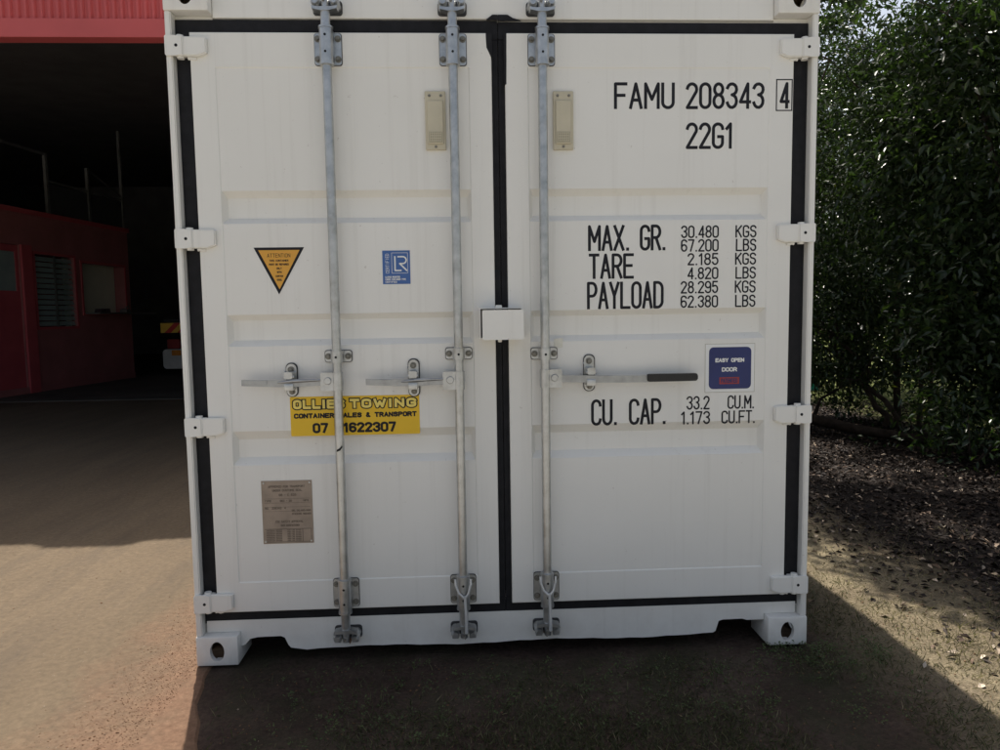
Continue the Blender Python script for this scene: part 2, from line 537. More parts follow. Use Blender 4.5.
def text(bm, s, x0, x1, z0, z1, t, y, mi=0, gap=0.42, slant=0.0, inset=True):
    """fit string s between x0..x1, z0..z1 (outer size)"""
    tot = sum(WID.get(c, 1.0) for c in s) + gap*(len(s)-1)
    i_ = t/2 if inset else 0
    X0, X1, Z0, Z1 = x0+i_, x1-i_, z0+i_, z1-i_
    k = (X1-X0)/tot
    x = 0.0
    for n, c in enumerate(s):
        wd = WID.get(c, 1.0)
        for j, st in enumerate(GL.get(c, [])):
            pts = [(X0 + k*(x + a*wd) + slant*b*(Z1-Z0), Z0 + b*(Z1-Z0)) for a, b in st]
            ribbon(bm, pts, t, y - 1.4e-4*(j % 2) - 3e-5*(n % 2), mi)
        x += wd + gap
    return bm

def decal(bm, poly, y, mi=0, th=0.0006):
    prism(bm, poly, y-th, y, mi)

def sheet_arrays(name, V, F, mats, attr=None, parent=None, smooth=False):
    me = bpy.data.meshes.new(name)
    V = np.asarray(V, np.float32); F = np.asarray(F, np.int32)
    k = F.shape[1]
    me.vertices.add(len(V)); me.vertices.foreach_set('co', V.ravel())
    me.loops.add(F.size); me.loops.foreach_set('vertex_index', F.ravel())
    me.polygons.add(len(F))
    me.polygons.foreach_set('loop_start', np.arange(0, F.size, k, dtype=np.int32))
    me.update(calc_edges=True)
    if attr is not None:
        a = me.attributes.new('tint', 'FLOAT', 'POINT')
        a.data.foreach_set('value', np.asarray(attr, np.float32))
    me.materials.append(mats)
    if smooth: me.shade_smooth()
    return link(name, me, parent)

def unit(a): return a/np.maximum(np.linalg.norm(a, axis=-1, keepdims=True), 1e-9)

def leaves_mesh(P, D, Nn, L, W, fold=0.25):
    """folded rhombus leaves: P base, D direction, Nn normal"""
    n = len(P)
    D = unit(D); Sd = unit(np.cross(D, Nn)); Nn = np.cross(Sd, D)
    L = L[:, None]; W = W[:, None]
    mid = P + D*L*0.45
    V = np.stack([P, mid + Sd*W*0.5 + Nn*W*fold, P + D*L - Nn*L*0.12, mid - Sd*W*0.5 + Nn*W*fold], 1).reshape(-1, 3)
    i = np.arange(n)[:, None]*4
    F = np.concatenate([i + np.array([[0, 1, 2]]), i + np.array([[0, 2, 3]])], 0)
    return V, F

# ================================================================== SETTING
def relief(X, Y):
    z = np.zeros_like(X)
    for k in range(26):
        fr = 0.8*1.22**k*0.5
        a = RNG.uniform(0, 2*PI); ph = RNG.uniform(0, 2*PI)
        z += 0.016/(1 + fr*0.42)*np.sin(fr*(X*np.cos(a) + Y*np.sin(a)) + ph)
    return z*0.55

def axis(core0, core1, step, far):
    c = np.arange(core0, core1 + 1e-6, step)
    g = [step*1.4]
    while sum(g) < far: g.append(g[-1]*1.35)
    g = np.cumsum(g)
    return np.concatenate([(core0 - g)[::-1], c, core1 + g])

gx = axis(-2.4, 6.4, 0.04, 900); gy = axis(-1.6, 7.0, 0.04, 900)
GX, GY = np.meshgrid(gx, gy)
GZ = relief(GX, GY)
GZ0 = GZ.copy()
near = np.clip((np.abs(GX) - 1.0)/0.5, 0, 1)
GZ = np.where((np.abs(GX) < 1.5) & (GY > -0.08), -0.012, GZ - 0.012)
GZ = np.where(GX < -0.80, -0.012 + 0*GZ, GZ)
nx, ny = len(gx), len(gy)
V = np.stack([GX, GY, GZ], -1).reshape(-1, 3)
ii = (np.arange(ny-1)[:, None]*nx + np.arange(nx-1)[None]).ravel()
F = np.stack([ii, ii+1, ii+nx+1, ii+nx], 1)
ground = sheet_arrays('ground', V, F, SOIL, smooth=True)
tag(ground, 'dark red earth with sparse grass and leaf litter around the container', 'ground', kind='structure')

def gz(x, y):
    """height of the built ground at points"""
    xi = np.clip(np.searchsorted(gx, x) - 1, 0, nx-2); yi = np.clip(np.searchsorted(gy, y) - 1, 0, ny-2)
    u = (x - gx[xi])/(gx[xi+1]-gx[xi]); v = (y - gy[yi])/(gy[yi+1]-gy[yi])
    return (GZ[yi, xi]*(1-u)*(1-v) + GZ[yi, xi+1]*u*(1-v) + GZ[yi+1, xi]*(1-u)*v + GZ[yi+1, xi+1]*u*v)

# driveway: sheet whose ragged edge follows the container shadow, so dark soil deepens it
bm = B()
edge = []
y = -14.0
while y < 9.61:
    xe = -1.185 + max(0, -y)*0.285 + 0.010*math.sin(y*5.1) + 0.008*math.sin(y*11.7+1) + 0.006*math.sin(y*29)
    edge.append((xe if y < -0.02 else -1.175, y)); y += 0.06
edge[-1] = (edge[-1][0], 9.6)
edge = [(min(a, -1.21) if b > 6 else a, b) for a, b in edge]
lo = [bm.verts.new((-40, yy, -0.004)) for _, yy in edge]
hi = [bm.verts.new((xx, yy, -0.004)) for xx, yy in edge]
rim = [bm.verts.new((xx+0.03, yy, -0.03)) for xx, yy in edge]
for i in range(len(edge)-1):
    bm.faces.new((lo[i], hi[i], hi[i+1], lo[i+1]))
    bm.faces.new((hi[i], rim[i], rim[i+1], hi[i+1]))
d = sheet('driveway', bm, DRIVE)
tag(d, 'sunlit tan concrete driveway stained with red earth left of the container', 'driveway', kind='structure')

# pale gravel added out of view to bounce light onto the container doors
bm = B()
far = [(-60, -70), (70, -70)]
near_ = [(70 - 130*i/80, -1.12 + 0.07*math.sin(i*1.7) + 0.05*math.sin(i*4.1)) for i in range(81)]
bm.faces.new([bm.verts.new((a, b, 0.003)) for a, b in far + near_])
gy_ = sheet('gravel_bounce', bm, simple('bounce_gravel', (0.300, 0.288, 0.262), 0.95, 0, 0.25, 30, 0.2, 0.6))
tag(gy_, 'pale gravel added out of view to bounce light onto the container doors', 'gravel', kind='structure')
bm = B()
box(bm, -22, -2.0, 9.75, 26, -0.3, 0.004)
d = obj('shed_floor', bm, FLOORM)
tag(d, 'shaded grey concrete floor inside the red shed', 'floor', kind='structure')
bm = B(); box(bm, -22, -2.0, 9.604, 9.746, -0.3, 0.012, .004)
d = obj('threshold', bm, simple('pale_concrete', (0.080, 0.071, 0.060), 0.85, 0, 0.2, 3))
tag(d, 'pale concrete threshold strip across the shed floor', 'threshold', kind='structure')

# ================================================================== CONTAINER
con = thing('shipping_container', 'white shipping container seen from its closed door end, on dark earth beside the red shed', 'shipping container')
HW = 1.219

# corner castings, hollow with oval holes
def ring(c, ra, rb, n, fn):
    return [fn(c[0] + ra*math.cos(2*PI*i/n), c[1] + rb*math.sin(2*PI*i/n)) for i in range(n)]

def casting(top):
    """casting of the lower/upper left corner, x -1.219..-1.057, y 0..0.178, z 0..0.118"""
    me = bpy.data.meshes.new('corner_casting')
    bm = B(); box(bm, -HW, -HW+0.162, 0, 0.178, 0, 0.118, 0.006, 2)
    bm.to_mesh(me); bm.free()
    o = link('t', me)
    cut = []
    def cutter(fn):
        b = B(); fn(b); m2 = bpy.data.meshes.new('c'); bmesh.ops.recalc_face_normals(b, faces=b.faces); b.to_mesh(m2); b.free()
        c = link('c', m2); cut.append(c)
        md = o.modifiers.new('b', 'BOOLEAN'); md.operation = 'DIFFERENCE'; md.object = c; md.solver = 'EXACT'
    cutter(lambda b: box(b, -HW+.022, -HW+.162-.012, .022, .160, .020, .100))
    def front(b):
        prism(b, [(-HW+.081+.0275*math.cos(2*PI*i/24), .057+.040*math.sin(2*PI*i/24)) for i in range(24)], -.05, .030)
    cutter(front)
    def side(b):
        prism(b, [(.089+.04*math.cos(2*PI*i/24), .057+.030*math.sin(2*PI*i/24)) for i in range(24)], -HW-.05, -HW+.030, axis='x')
    cutter(side)
    dg = bpy.context.evaluated_depsgraph_get()
    m3 = bpy.data.meshes.new_from_object(o.evaluated_get(dg))
    for c in cut + [o]:
        bpy.data.objects.remove(c, do_unlink=True)
    m3.materials.clear(); m3.materials.append(PAINT); m3.materials.append(RUSTSHADE)
    for f in m3.polygons:
        c = f.center
        f.material_index = 1 if (-HW+.0215 < c.x < -HW+.152 and .0215 < c.y < .161 and .0195 < c.z < .1005) else 0
    m3.shade_smooth(); m3.set_sharp_from_angle(angle=math.radians(35))
    return m3

CAST = casting(False)
for sx in (1, -1):
    for (yy, sy) in ((0, 1), (6.058, -1)):
        for (zz, sz) in ((0, 1), (2.591, -1)):
            o = link('corner_casting', CAST, con)
            o.scale = (sx, sy, sz); o.location = (0, yy, zz)

# corner posts (front): flange, inner return and back plate
for s in (-1, 1):
    bm = B()
    X = lambda a: s*a
    poly = [(1.217, 0.006), (1.194, 0.006), (1.194, 0.056), (1.060, 0.056), (1.060, 0.066), (1.217, 0.066)]
    poly = [(X(a), b) for a, b in poly]
    prism(bm, poly, 0.119, 2.472, axis='z')
    es = [e for e in bm.edges if abs(e.verts[0].co.z - e.verts[1].co.z) > 1 and e.verts[0].co.y < 0.01]
    bmesh.ops.bevel(bm, geom=es, offset=0.004, segments=2, affect='EDGES')
    obj('corner_post', bm, PAINT, con)
    bm = B(); box(bm, *sorted((X(1.217), X(1.10))), 5.94, 6.05, 0.119, 2.472)
    obj('corner_post', bm, PAINT, con)

# door header and sill
bm = B()
box(bm, -1.056, 1.056, 0.040, 0.150, 2.462, 2.585, 0.004)
box(bm, -1.187, 1.187, 0.057, 0.150, 2.40, 2.4615)
obj('door_header', bm, PAINT, con)
bm = B()
zb = 0.040
poly = [(-1.186, .166), (1.186, .166), (1.186, .1195), (1.056, .1195), (1.056, .094), (0.985, .094), (0.965, .100), (0.885, .099), (0.868, .094), (0.855, zb+.012), (0.845, zb+.006)]
q = 0.80
while q > -0.82:
    poly.append((q, zb + 0.004*math.sin(q*9) + 0.0015*math.sin(q*41))); q -= 0.05
poly += [(-0.862, zb+.006), (-0.872, zb+.018), (-0.885, .088), (-0.90, .095), (-0.99, .094), (-1.02, .088), (-1.04, .066), (-1.056, .060), (-1.056, .1195), (-1.186, .1195)]
prism(bm, poly, 0.040, 0.062)
box(bm, -1.186, 1.186, 0.0625, 0.150, 0.102, 0.21)
obj('door_sill', bm, PAINT, con)

# side walls (corrugated), end wall, roof, rails, underside
def corrugated(x, s):
    pts = []
    yy = 0.19
    while yy < 5.86:
        pts += [(x, yy), (x, yy+0.070), (x - s*0.036, yy+0.138), (x - s*0.036, yy+0.208)]
        yy += 0.276
    pts.append((x, 5.88))
    return pts
for s in (-1, 1):
    bm = B()
    pts = corrugated(s*1.205, s)
    a = [bm.verts.new((px, py, 0.15)) for px, py in pts]; b = [bm.verts.new((px, py, 2.47)) for px, py in pts]
    for i in range(len(pts)-1): bm.faces.new((a[i], a[i+1], b[i+1], b[i]))
    obj('side_wall', bm, PAINT, con)
    bm = B()
    box(bm, *sorted((s*1.216, s*1.15)), 0.18, 5.88, 2.48, 2.56); box(bm, *sorted((s*1.214, s*1.16)), 0.18, 5.88, 0.02, 0.155)
    obj('side_rail', bm, PAINT, con)
bm = B(); box(bm, -1.08, 1.08, 5.98, 6.02, 0.13, 2.56); obj('end_wall', bm, PAINT, con)
bm = B(); box(bm, -1.14, 1.14, 0.151, 5.98, 2.562, 2.580); obj('roof', bm, PAINT, con)
bm = B()
box(bm, -1.14, 1.14, 0.152, 5.97, 0.135, 0.165)
for k in range(14): box(bm, -1.14, 1.14, 0.5+k*0.4, 0.56+k*0.4, 0.03, 0.134)
obj('floor', bm, [simple('underfloor', (0.05, 0.04, 0.035), 0.9)], con)

# ---- doors -----------------------------------------------------------------
YD = 0.020
ZT = [(1.828, 1.804, 1.730, 1.707), (1.369, 1.347, 1.272, 1.249), (0.925, 0.890, 0.820, 0.793)]
DEP = 0.030
def make_door(x0, x1, px0, px1, name, label):
    z0, z1 = dz(0.214), dz(2.397)
    pz0, pz1 = dz(0.335), dz(2.270)
    rec = 0.003
    bm = B()
    zz = [(pz0, rec)]
    for a, b, c, d_ in ZT[::-1]:
        zz += [(dz(d_), rec), (dz(c), DEP), (dz(b), DEP), (dz(a), rec)]
    zz += [(pz1, rec)]
    e = 0.004; ei = 0.016
    # columns of the panel: outer border, inside border
    def col(xo, inner):
        return [bm.verts.new((xo + (inner*ei if dp > 0.01 else inner*e), YD+dp, z)) for z, dp in zz]
    cl = col(px0, 1); cr = col(px1, -1)
    fl = [bm.verts.new((px0, YD, z)) for z, dp in zz]; fr_ = [bm.verts.new((px1, YD, z)) for z, dp in zz]
    for i in range(len(zz)-1):
        bm.faces.new((cl[i], cr[i], cr[i+1], cl[i+1]))
        bm.faces.new((fl[i], cl[i], cl[i+1], fl[i+1]))
        bm.faces.new((cr[i], fr_[i], fr_[i+1], cr[i+1]))
    # top and bottom small steps of the panel
    tb = [bm.verts.new((px0, YD, pz1+e)), bm.verts.new((px1, YD, pz1+e))]
    bb = [bm.verts.new((px0, YD, pz0-e)), bm.verts.new((px1, YD, pz0-e))]
    bm.faces.new((cl[-1], cr[-1], tb[1], tb[0])); bm.faces.new((bb[0], bb[1], cr[0], cl[0]))
    bm.faces.new((fl[-1], cl[-1], tb[0])); bm.faces.new((cr[-1], fr_[-1], tb[1]))
    bm.faces.new((cl[0], fl[0], bb[0])); bm.faces.new((fr_[0], cr[0], bb[1]))
    # frame
    r = 0.004
    ol = [bm.verts.new((x0+r, YD, z)) for z in [z0+r, pz0-e] + [z for z, _ in zz] + [pz1+e, z1-r]]
    orr = [bm.verts.new((x1-r, YD, z)) for z in [z0+r, pz0-e] + [z for z, _ in zz] + [pz1+e, z1-r]]
    il = [bb[0]] + fl + [tb[0]]; ir = [bb[1]] + fr_ + [tb[1]]
    for i in range(len(il)-1):
        bm.faces.new((ol[i+1], il[i], il[i+1], ol[i+2])); bm.faces.new((ir[i], orr[i+1], orr[i+2], ir[i+1]))
    bm.faces.new((ol[0], orr[0], orr[1], bb[1], bb[0], ol[1]))
    bm.faces.new((ol[-2], tb[0], tb[1], orr[-2], orr[-1], ol[-1]))
    # rounded rim and edges
    loop = ol + orr[::-1]
    def off(v, y, o_):
        x = v.co.x; z = v.co.z
        if abs(x-(x0+r)) < 1e-6: x -= o_
        if abs(x-(x1-r)) < 1e-6: x += o_
        if abs(z-(z0+r)) < 1e-6: z -= o_
        if abs(z-(z1-r)) < 1e-6: z += o_
        return bm.verts.new((x, y, z))
    prev = loop
    for yy, o_ in ((YD+.0012, .0028), (YD+r, r), (YD+.033, r)):
        cur = [off(v, yy, o_) for v in loop]
        n = len(cur)
        for i in range(n): bm.faces.new((prev[i], prev[(i+1) % n], cur[(i+1) % n], cur[i]))
        prev = cur
    me = bpy.data.meshes.new(name)
    bmesh.ops.recalc_face_normals(bm, faces=bm.faces)
    bm.to_mesh(me); bm.free(); me.materials.append(PAINT)
    o = link(name, me, con)
    if label: o['label'] = label
    return o

XL0, XL1, XR0, XR1 = dx(-1.129), dx(-0.029), dx(0.021), dx(1.120)
doorL = make_door(XL0, XL1, dx(-1.042), dx(-0.112), 'door', 'left door leaf with yellow sticker and two short handles')
doorR = make_door(XR0, XR1, dx(0.105), dx(1.028), 'door', 'right door leaf with black weight lettering and a long handle')

# black rubber door gaskets (ragged inner edge where paint overlaps)
YG0, YG1 = 0.042, 0.0555
def gasket(x0, x1, z0, z1, lip=None):
    bm = B(); box(bm, x0, x1, YG0, YG1, z0, z1, 0.003)
    return bm
gm = B()
zt0, zt1 = dz(2.380), dz(2.449); zb0, zb1 = dz(0.163), dz(0.232)
box(gm, -1.193, XL0+.03, YG0, YG1, zb1, zt0, .003)
box(gm, XL1-.03, -0.0028, YG0, YG1, zb1, zt0, .003)
box(gm, -1.193, -0.0028, YG0, YG1, zt0+.0005, zt1, .003)
box(gm, -1.193, -0.0028, YG0, YG1, zb0, zb1-.0005, .003)
prism(gm, [(-.045, zt1+.0005), (-.0028, zt1+.0005), (-.0028, zt1+.018), (-.022, zt1+.018)], YG0-.010, YG1-.016)
prism(gm, [(XL1-.020, dz(2.385)), (XL1-.018, dz(2.345)), (XL1-.004, dz(2.315)), (XL1+.003, dz(2.30)), (XL1+.003, dz(2.397)), (XL1-.020, dz(2.397))][::-1], YD-.0008, YD+.02)
obj('gasket', gm, RUBBER, doorL)
gm = B()
box(gm, XR1-.03, 1.193, YG0, YG1, zb1, zt0, .003)
box(gm, -0.002, XR0+.03, YG0, YG1, zb1, zt0, .003)
box(gm, -0.002, 1.193, YG0, YG1, zt0+.0005, zt1-.004, .003)
box(gm, -0.002, 1.193, YG0, YG1, zb0, zb1-.0005, .003)
prism(gm, [(-.002, zt1-.003), (.085, zt1-.003), (.055, zt1+.006), (.035, zt1+.018), (-.002, zt1+.018)], YG0-.010, YG1-.016)
prism(gm, [(XR0-.003, dz(2.397)), (XR0-.003, dz(2.21)), (XR0+.0045, dz(2.212)), (XR0+.006, dz(2.30)), (XR0+.007, dz(2.397))], YD-.0008, YD+.02)
obj('gasket', gm, RUBBER, doorR)
# rubber flap showing between leaf edge and gasket along the meeting edge
# hinges
def hinge(s, zc, door):
    bm = B()
    h = 0.036
    zc = dz(zc)
    # lug on the post
    prism(bm, rrect(*sorted((s*1.2165, s*1.152)), zc-h, zc+h, 0.006), -0.004, 0.0055)
    box(bm, *sorted((s*1.188, s*1.145)), 0.0045, 0.040, zc-h+.003, zc+h-.003, .003)
    # pin
    cyl(bm, (s*1.168, 0.018, zc-h-.006), (s*1.168, 0.018, zc+h+.006), 0.013, seg=16)
    # tapered blade on the leaf
    pol = [(s*1.158, zc-h+.001), (s*1.10, zc-h*.98), (s*1.075, zc-h*.72), (s*1.071, zc-h*.6), (s*1.071, zc+h*.80), (s*1.078, zc+h*.93), (s*1.158, zc+h*.96)]
    if s > 0: pol = pol[::-1]
    prism(bm, pol, 0.002, 0.0193)
    es = [e for e in bm.edges if all(v.co.y < 0.0025 for v in e.verts) and all(abs(v.co.x) < 1.16 for v in e.verts)]
    bmesh.ops.bevel(bm, geom=es, offset=0.004, segments=2, affect='EDGES')
    cyl(bm, (s*1.176, -0.0038, zc), (s*1.176, -0.0046, zc), 0.0058, seg=12, mi=1)
    # weld bead below the blade
    tube(bm, [(s*(1.112 + .010*i), 0.019, zc-h-.004-.002*math.sin(i*2.1)) for i in range(4)], 0.006, 6)
    return obj('hinge', bm, [PAINT, RUBBER], door, 40)
for z in (2.342, 1.652, 0.948, 0.259):
    hinge(-1, z, doorL); hinge(1, z, doorR)

# vents
def vent(x0, x1, z0, z1, door):
    bm = B()
    y = YD
    box(bm, x0, x1, y-.010, y+.004, z0, z1, .003)
    box(bm, x0+.009, x1-.009, y-.017, y-.009, z0+.020, z1-.036, .003)
    gx0, gx1, gz0, gz1 = x0+.014, x1-.014, z0+.026, z0+.064
    box(bm, gx0, gx1, y-.0185, y-.0165, gz0, gz1, .0, 1, 1)
    for i in range(6):
        xx = gx0 + (i+.5)*(gx1-gx0)/6
        box(bm, xx-.0016, xx+.0016, y-.0200, y-.0184, gz0+.002, gz1-.002)
    for i in range(4):
        zz = gz0 + (i+.5)*(gz1-gz0)/4
        box(bm, gx0+.002, gx1-.002, y-.0196, y-.01835, zz-.0013, zz+.0013)
    for px, pz in ((x0+.017, z1-.017), (x1-.017, z1-.017), ((x0+x1)/2, z0+.011)):
        cyl(bm, (px, y-.0095, pz), (px, y-.013, pz), .0055, .0045, 12, 2)
    return obj('vent', bm, [BEIGE, BEIGED, SCREW], door)
vent(dx(-.279), dx(-.203), dz(1.972), dz(2.185), doorL)
vent(dx(.199), dx(.275), dz(1.971), dz(2.185), doorR)

# ---- painted lettering on the right leaf -----------------------------------
YT = YD + 0.003 - 0.0006
def lettering(items, t, door=doorR, y=YT, m=BLACK):
    for s, x0, x1, z0, z1 in items:
        bm = B(); text(bm, s, dx(x0), dx(x1), dz(z0), dz(z1), t, y)
        sheet('lettering', bm, m, door)
lettering([('FAMU', .431, .663, 2.121, 2.220), ('208343', .705, 1.009, 2.121, 2.220)], .0118)
bm = B(); text(bm, '4', dx(1.066), dx(1.106), dz(2.121), dz(2.220), .0118, YD-.0008)
sheet('lettering', bm, BLACK, doorR)
bm = B()
for a, b, c, d_ in ((1.052, 1.056, 2.113, 2.231), (1.112, 1.116, 2.113, 2.231), (1.0562, 1.1118, 2.227, 2.231), (1.0562, 1.1118, 2.113, 2.117)):
    decal(bm, [(dx(a), dz(c)), (dx(b), dz(c)), (dx(b), dz(d_)), (dx(a), dz(d_))], YD-.0004)
sheet('digit_frame', bm, BLACK, doorR)
lettering([('22G1', .706, .891, 1.973, 2.072)], .0118)
lettering([('MAX.', .330, .492, 1.592, 1.691), ('GR.', .530, .633, 1.592, 1.691), ('TARE', .332, .508, 1.486, 1.583), ('PAYLOAD', .325, .624, 1.370, 1.476), ('CU.', .339, .444, .917, 1.021), ('CAP.', .488, .637, .917, 1.021)], .0112)
rows = [(1.636, 1.688), (1.584, 1.636), (1.532, 1.583), (1.478, 1.529), (1.424, 1.476), (1.369, 1.421)]
rows = [(a+.002, b-.002) for a, b in rows]
nums = [('30.480', .690), ('67.200', .690), ('2.185', .716), ('4.820', .716), ('28.295', .690), ('62.380', .690)]
for (s, x), (a, b), un in zip(nums, rows, ('KGS', 'LBS')*3):
    lettering([(s, x, .838, a, b)], .0062)
    lettering([(un, .903 if un == 'KGS' else .905, .986, a, b)], .0062)
lettering([('33.2', .716, .809, .972, 1.026), ('CU.M.', .880, .988, .972, 1.026), ('1.173', .694, .811, .914, .966), ('CU.FT.', .856, .992, .914, .966)], .0064)

# ---- stickers --------------------------------------------------------------
YS = YD + 0.003 - 0.0004
# amber warning triangle
bm = B()
decal(bm, [(dx(-.931), dz(1.619)), (dx(-.843), dz(1.444)), (dx(-.744), dz(1.619))][::-1], YS)
st = obj('sticker', bm, BLACK, con); st['label'] = 'amber and black triangular warning sticker'
bm = B(); decal(bm, [(dx(-.914), dz(1.609)), (dx(-.8405), dz(1.463)), (dx(-.761), dz(1.609))][::-1], YS-.0007)
obj('warning_field', bm, ORANGE, st)
bm = B()
for s, hw_, zc, hh in (('ATTENTION', .043, 1.589, .0075), ('THIS CONTAINER', .036, 1.570, .0038), ('MUST BE REPAIRED', .037, 1.556, .0038), ('ONLY', .010, 1.541, .0038), ('WITH', .009, 1.527, .0038), ('CORTEN', .014, 1.512, .0038), ('STEEL', .010, 1.498, .0038)):
    text(bm, s, dx(-.839-hw_), dx(-.839+hw_), dz(zc-hh), dz(zc+hh), .0016, YS-.0016)
sheet('lettering', bm, BLACK, st)
# blue register sticker
bm = B(); decal(bm, [(dx(-.453), dz(1.477)), (dx(-.349), dz(1.477)), (dx(-.349), dz(1.603)), (dx(-.453), dz(1.603))], YS)
st = obj('sticker', bm, BLUE, con); st['label'] = 'small blue square sticker with white linked letters'
bm = B()
lx, lz = dx(-.406), dz(1.528)
H = .052; W_ = .034
ribbon(bm, [(lx, lz+H), (lx, lz), (lx+.022, lz)], .0055, YS-.0012)
ribbon(bm, [(lx+.012, lz+H), (lx+.030, lz+H)] + [(lx+.030+.013*math.cos(a), lz+H-.013+.013*math.sin(a)) for a in np.linspace(PI/2, -PI/2, 9)] + [(lx+.018, lz+H-.026), (lx+.044, lz)], .0055, YS-.0016)
for a, b in (((-.418, 1.594), (-.358, 1.594)), ((-.358, 1.594), (-.358, 1.518)), ((-.358, 1.518), (-.418, 1.518)), ((-.418, 1.518), (-.418, 1.594))):
    ribbon(bm, [(dx(a[0]), dz(a[1])), (dx(b[0]), dz(b[1]))], .0014, YS-.0012)
sheet('emblem', bm, WHITEV, st)
bm = B()
for i, s in enumerate(('CERTIFIED',)):
    k = len(s)
    for j, c in enumerate(s):
        # turned lettering up the left edge
        z0 = 1.518 + j*.0083
        for stt in GL[c]:
            pts = [(dx(-.429 - b*.012), dz(z0 + a*.0058)) for a, b in stt]
            ribbon(bm, pts, .0014, YS-.0012 - 1e-4*(j % 2))
sheet('lettering', bm, WHITEV, st)
bm = B()
text(bm, 'LLOYDS REGISTER', dx(-.444), dx(-.388), dz(1.500), dz(1.507), .0014, YS-.0012)
text(bm, 'CARGO CONTAINER TYPE', dx(-.444), dx(-.366), dz(1.491), dz(1.498), .0013, YS-.0012)
text(bm, 'CERTIFIED', dx(-.444), dx(-.400), dz(1.4815), dz(1.4885), .0013, YS-.0012)
sheet('lettering', bm, WHITEV, st)
# yellow towing sticker
bm = B(); decal(bm, rrect(dx(-.819), dx(-.327), dz(.902), dz(1.054), .004, 2), YS)
st = obj('sticker', bm, YELLOW, con); st['label'] = 'yellow towing advertisement sticker under the handles'
bm = B()
OT = [('OLLIES', -.812, -.607), ('TOWING', -.598, -.334)]
for s, a, b in OT: text(bm, s, dx(a), dx(b), dz(1.002), dz(1.047), .0180, YS-.0012, gap=.60)
text(bm, 'CONTAINER SALES & TRANSPORT', dx(-.806), dx(-.338), dz(.970), dz(.990), .0058, YS-.0012, gap=.5)
text(bm, '07 41622307', dx(-.737), dx(-.418), dz(.912), dz(.952), .0094, YS-.0012, gap=.48)
sheet('lettering', bm, BLACK, st)
bm = B()
for s, a, b in OT: text(bm, s, dx(a)+.0045, dx(b)-.0045, dz(1.002)+.0045, dz(1.047)-.0045, .0098, YS-.0022, gap=.62)
sheet('lettering', bm, YELLOWL, st)
# brown approval plate
bm = B()
box(bm, dx(-.941), dx(-.748), YS-.0020, YS+.0008, dz(.483), dz(.731), .0008, 1)
st = obj('approval_plate', bm, PLATE, con); st['label'] = 'weathered brown metal approval plate'
bm = B(); y = YS-.0026
for s, a, b, zc, hh in (('APPROVED FOR TRANSPORT', -.915, -.775, .708, .0046), ('UNDER CUSTOMS SEAL', -.900, -.785, .693, .0046), ('GB - C 525', -.875, -.808, .675, .0046),
        ('TYPE', -.930, -.905, .652, .0040), ('SEC - 20', -.872, -.826, .652, .0040), ('MFG', -.782, -.762, .652, .0040), ('NO.  208343  4', -.930, -.850, .624, .0048), ('GR. 30.480 KGS', -.828, -.755, .613, .0040), ('STACKING 192.000', -.828, -.755, .600, .0040),
        ('CSC SAFETY APPROVAL', -.892, -.785, .570, .0046), ('DATE MANUFACTURED', -.872, -.800, .555, .0040)):
    text(bm, s, dx(a), dx(b), dz(zc-hh), dz(zc+hh), .0018, y)
    sheet('lettering', bm, PLATED, st); bm = B()
for i in range(4): ribbon(bm, [(dx(-.932), dz(.6605-i*.0165)), (dx(-.757), dz(.6605-i*.0165))], .0009, y)
for i in range(7):
    text(bm, 'MAXIMUM GROSS', dx(-.928), dx(-.868), dz(.534-i*.0068), dz(.5385-i*.0068), .0012, y)
    text(bm, 'KGS LBS 30480', dx(-.848), dx(-.795), dz(.534-i*.0068), dz(.5385-i*.0068), .0012, y)
for a, b, c, d_ in ((-.934, -.755, .540, .542), (-.934, -.755, .489, .491), (-.790, -.788, .491, .54), (-.757, -.755, .491, .54)):
    decal(bm, [(dx(a), dz(c)), (dx(b), dz(c)), (dx(b), dz(d_)), (dx(a), dz(d_))], y, 0, .0002)
sheet('fine_print', bm, PLATED, st)
for px, pz in ((-.932, .722), (-.757, .722), (-.932, .492), (-.757, .492)):
    bm = B(); cyl(bm, (dx(px), y+.0004, dz(pz)), (dx(px), y-.0022, dz(pz)), .0042, .003, 10)
    obj('rivet', bm, GALV, st)
# easy open door sticker
bm = B(); decal(bm, [(dx(.790), dz(1.040)), (dx(.985), dz(1.040)), (dx(.985), dz(1.228)), (dx(.790), dz(1.228))], YS)
st = obj('sticker', bm, WHITEV, con); st['label'] = 'white square sticker with a navy rounded field'
bm = B()
for q in ((.7885, .7900, 1.0385, 1.2295), (.9850, .9865, 1.0385, 1.2295)): decal(bm, [(dx(q[0]), dz(q[2])), (dx(q[1]), dz(q[2])), (dx(q[1]), dz(q[3])), (dx(q[0]), dz(q[3]))], YS)
for q in ((1.0385, 1.0400), (1.2280, 1.2295)): decal(bm, [(dx(.7901), dz(q[0])), (dx(.9849), dz(q[0])), (dx(.9849), dz(q[1])), (dx(.7901), dz(q[1]))], YS)
obj('border', bm, BEIGED, st)
bm = B(); decal(bm, rrect(dx(.804), dx(.972), dz(1.052), dz(1.216), .018), YS-.0008)
obj('navy_field', bm, NAVY, st)
bm = B()
text(bm, 'EASY OPEN', dx(.829), dx(.944), dz(1.157), dz(1.173), .0042, YS-.0017)
sheet('lettering', bm, WHITEV, st)
bm = B()
text(bm, 'DOOR', dx(.855), dx(.916), dz(1.120), dz(1.137), .0042, YS-.0017)
sheet('lettering', bm, WHITEV, st)
bm = B(); decal(bm, [(dx(.846), dz(1.071)), (dx(.925), dz(1.071)), (dx(.925), dz(1.098)), (dx(.846), dz(1.098))], YS-.0016, 0, .0003)
obj('red_field', bm, REDV, st)
bm = B(); text(bm, 'PATENTED', dx(.852), dx(.918), dz(1.076), dz(1.093), .0028, YS-.0024)
